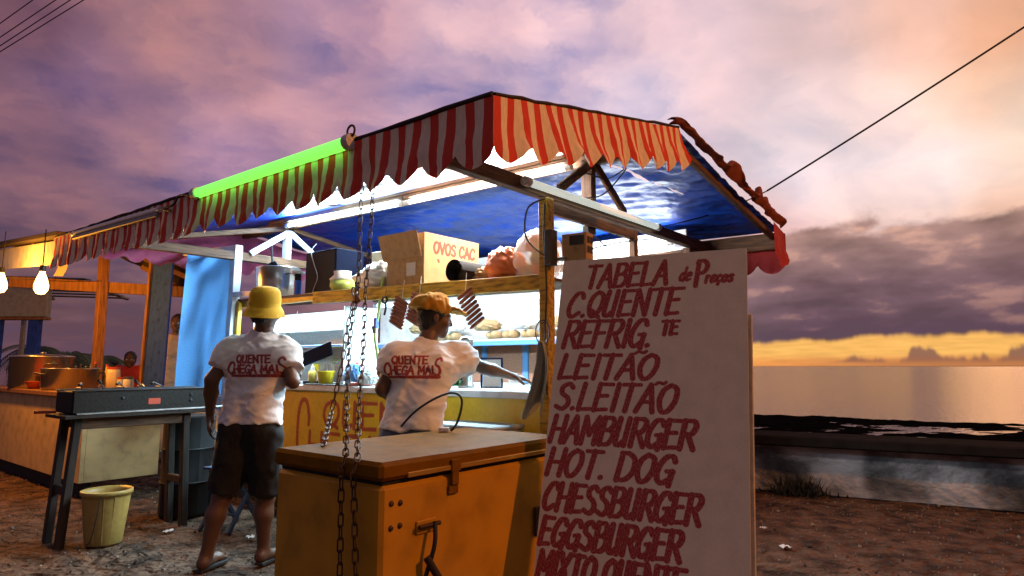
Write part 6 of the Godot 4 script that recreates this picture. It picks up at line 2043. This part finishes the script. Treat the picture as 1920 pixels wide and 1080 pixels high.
func make_people():
	var wood := 1
	# the seller in the bucket hat, standing behind the freezer with one arm hanging
	var d := 4.05
	var fw := Vector3(0.22, 0, -1).normalized()
	var b := pix(437, 1060, d)
	b.y = 0
	var J := {"head": pix(498, 580, d - 0.02), "neck": pix(494, 622, d), "chest": pix(487, 676, d), "belly": pix(476, 738, d), "pelvis": pix(466, 800, d),
		"shl": pix(441, 655, d - 0.02), "shr": pix(532, 657, d + 0.03), "ell": pix(397, 712, d - 0.1), "wrl": pix(394, 778, d + 0.0), "elr": pix(549, 716, d - 0.1), "wrr": pix(548, 702, d + 0.14),
		"hipl": pix(444, 812, d), "hipr": pix(497, 812, d), "knl": pix(417, 930, d + 0.02), "knr": pix(498, 930, d + 0.1), "anl": pix(387, 1045, d), "anr": pix(494, 1036, d + 0.14)}
	J.anl.y = 0.085
	J.anr.y = 0.085
	var p := make_person("seller in a yellow bucket hat and printed white shirt standing by the grill", J, fw, Vector3(0.25, -0.12, -1), b,
		{"shirt": shirt_print(5), "legs": M.dark_shorts, "hem": pix(470, 792, d), "print": pix(488, 684, d - 0.12), "hat": 1, "leg": 0.93, "sleeve": 0.6, "hand_l": Vector3(0.02, -1, -0.25), "palm_l": Vector3(1, 0, 0), "thumb_l": 1.0, "hand_r": Vector3(-0.1, 0.1, -1), "palm_r": Vector3(-0.2, -1, 0), "curl": 0.45, "seed": 5})
	var hat := MB.new()
	var tl := Basis(Vector3(0, 0, 1), -0.1) * Basis(Vector3.RIGHT, 0.16) * Basis.from_scale(Vector3(0.8, 1, 1.0))
	hat.lathe([Vector2(0.158, -0.078), Vector2(0.154, -0.079), Vector2(0.136, -0.045), Vector2(0.119, -0.024), Vector2(0.114, -0.02), Vector2(0.117, 0.012), Vector2(0.116, 0.045), Vector2(0.104, 0.08), Vector2(0.08, 0.1), Vector2(0.045, 0.106), Vector2(0, 0.1)], 40, J.head - b + Vector3(0, 0.038, 0.012), tl, 0.03)
	hat.lathe([Vector2(0.153, -0.073), Vector2(0.132, -0.04), Vector2(0.113, -0.012)], 40, J.head - b + Vector3(0, 0.033, 0.012), tl, 0.018)
	part(hat, "bucket_hat", M.hat, p)
	# the seller reaching over the counter
	d = 4.0
	b = pix(775, 1060, d)
	b.y = 0
	fw = Vector3(0.32, 0, -1).normalized()
	J = {"head": pix(816, 596, d + 0.05), "neck": pix(802, 636, d + 0.02), "chest": pix(797, 690, d + 0.0), "belly": pix(781, 752, d - 0.04), "pelvis": pix(768, 818, d - 0.06),
		"shl": pix(746, 664, d - 0.04), "shr": pix(852, 668, d + 0.1), "ell": pix(716, 728, d - 0.05), "wrl": pix(724, 738, d + 0.2), "elr": pix(908, 690, d + 0.2), "wrr": pix(958, 705, d + 0.26),
		"hipl": pix(745, 830, d - 0.06), "hipr": pix(790, 830, d - 0.02), "knl": pix(742, 950, d), "knr": pix(790, 950, d + 0.05), "anl": pix(735, 1062, d - 0.03), "anr": pix(792, 1062, d + 0.05)}
	J.anl.y = 0.085
	J.anr.y = 0.085
	p = make_person("seller in an orange cap reaching along the counter, printed white shirt", J, fw, Vector3(0.95, -0.15, -0.35), b,
		{"shirt": shirt_print(6), "legs": M.denim, "hem": pix(771, 806, d - 0.06), "print": pix(783, 686, d - 0.12), "hat": 1, "leg": 0.5, "sleeve": 0.55, "hand_r": Vector3(1, -0.2, -0.3), "palm_r": Vector3(0, -1, -0.2), "thumb_r": -1.0, "hand_l": Vector3(0.3, 0.1, -1), "palm_l": Vector3(0.3, -1, 0), "curl": 0.35, "seed": 9})
	var hc: Vector3 = J.head - b
	var fdir := Vector3(0.95, 0.0, -0.35).normalized()
	var hx := fdir.cross(Vector3.UP).normalized()
	var hb := Basis(hx, Vector3.UP, -fdir)
	var cf := Field.new(hc - Vector3.ONE * 0.27, hc + Vector3.ONE * 0.27, 0.008)
	cf.ell(hc + hb * Vector3(0, 0.085, 0.045), Vector3(0.11, 0.072, 0.128), hb * Basis(Vector3.RIGHT, 0.25), 0.02)
	cf.ell(hc + hb * Vector3(0, 0.055, 0.01), Vector3(0.096, 0.07, 0.11), hb, 0.04)
	cf.keep_side(hc + hb * Vector3(0, 0.03, 0), hb * Vector3(0, -1, 0.25).normalized())
	cf.ell(hc + hb * Vector3(0, 0.046, -0.135), Vector3(0.082, 0.010, 0.075), hb * Basis(Vector3.RIGHT, -0.28), 0.02)
	var cn := FastNoiseLite.new()
	cn.seed = 8
	cn.frequency = 1.0
	cf.ruffle(cn, Vector3(22, 14, 22), 0.016)
	var cm := MB.new()
	cf.mesh(cm)
	part(cm, "cap", M.cap, p)
	var em := MB.new()
	em.lathe([Vector2(0.013, 0), Vector2(0.01, 0.004), Vector2(0, 0.005)], 12, hc + hb * Vector3(-0.095, 0.055, -0.055), hb * Basis(Vector3.BACK, PI / 2 - 0.2))
	part(em, "cap_badge", M.denim, p.get_node("cap"))
	# someone waiting between the blue board and the curtain
	var bw := pix(326, 720, 8.7)
	bw.y = 0.0
	var h := 1.93
	var f2 := Vector3(0.5, 0, 1).normalized()
	make_person("man in a beige shirt half hidden behind the blue curtain", standing(bw, h, f2), f2, Vector3(0.2, 0, 1), bw, {"shirt": M.beige_cloth, "legs": M.beige_cloth, "leg": 1.2, "cell": 0.017, "sleeve": 0.6, "size": 1.05, "hem": bw + Vector3(0, 0.92, 0), "seed": 3})
	bw = pix(243, 700, 10.0)
	bw.y = 0.0
	f2 = Vector3(0.3, 0, 1).normalized()
	make_person("person in a red shirt seen over the cooking stall counter", standing(bw, 1.42, f2), f2, Vector3(0.4, 0, 1), bw, {"shirt": M.red_cloth, "legs": M.dark_shorts, "leg": 0.9, "cell": 0.018, "size": 0.92, "hem": bw + Vector3(0, 0.74, 0), "seed": 4})


# ---------------------------------------------------------------- the scene
const LAMP_ENERGY := 46.0
const TUBE_POWER := 25.0
const BULB_ENERGY := 3.0


func _ready():
	var cam := Camera3D.new()
	cam.name = "camera"
	cam.fov = rad_to_deg(2.0 * atan(540.0 / FOCAL))
	cam.position = Vector3(0, EYE, 0)
	cam.rotation.x = TILT
	cam.near = 0.05
	cam.far = 60000.0
	add_child(cam)
	cam.current = true
	var env := Environment.new()
	env.background_mode = Environment.BG_SKY
	env.sky = make_sky()
	env.background_energy_multiplier = 1.0
	env.tonemap_mode = Environment.TONE_MAPPER_LINEAR
	env.tonemap_exposure = 1.0
	env.sdfgi_enabled = true
	env.ssao_enabled = true
	env.ssil_enabled = true
	var we := WorldEnvironment.new()
	we.name = "world"
	we.environment = env
	add_child(we)
	# what is left of the sun, low behind the cloud bank over the sea
	var sun := DirectionalLight3D.new()
	sun.name = "sun"
	sun.light_color = Color(1.0, 0.72, 0.5)
	sun.light_energy = 0.02
	sun.light_angular_distance = 12.0
	sun.shadow_enabled = true
	var sa := deg_to_rad(40.0)
	var se := deg_to_rad(9.0)
	add_child(sun)
	sun.look_at_from_position(Vector3.ZERO, -Vector3(sin(sa) * cos(se), sin(se), -cos(sa) * cos(se)))
	make_materials()
	make_ground()
	make_shore()
	make_wall()
	print("setting")
	make_stall()
	make_left_stall()
	make_far_left()
	make_lamp_post()
	print("stalls")
	make_freezer()
	make_grill()
	make_board()
	make_goods()
	make_chains()
	print("things")
	make_people()
	print("people")
	make_cables()
	make_gravel()
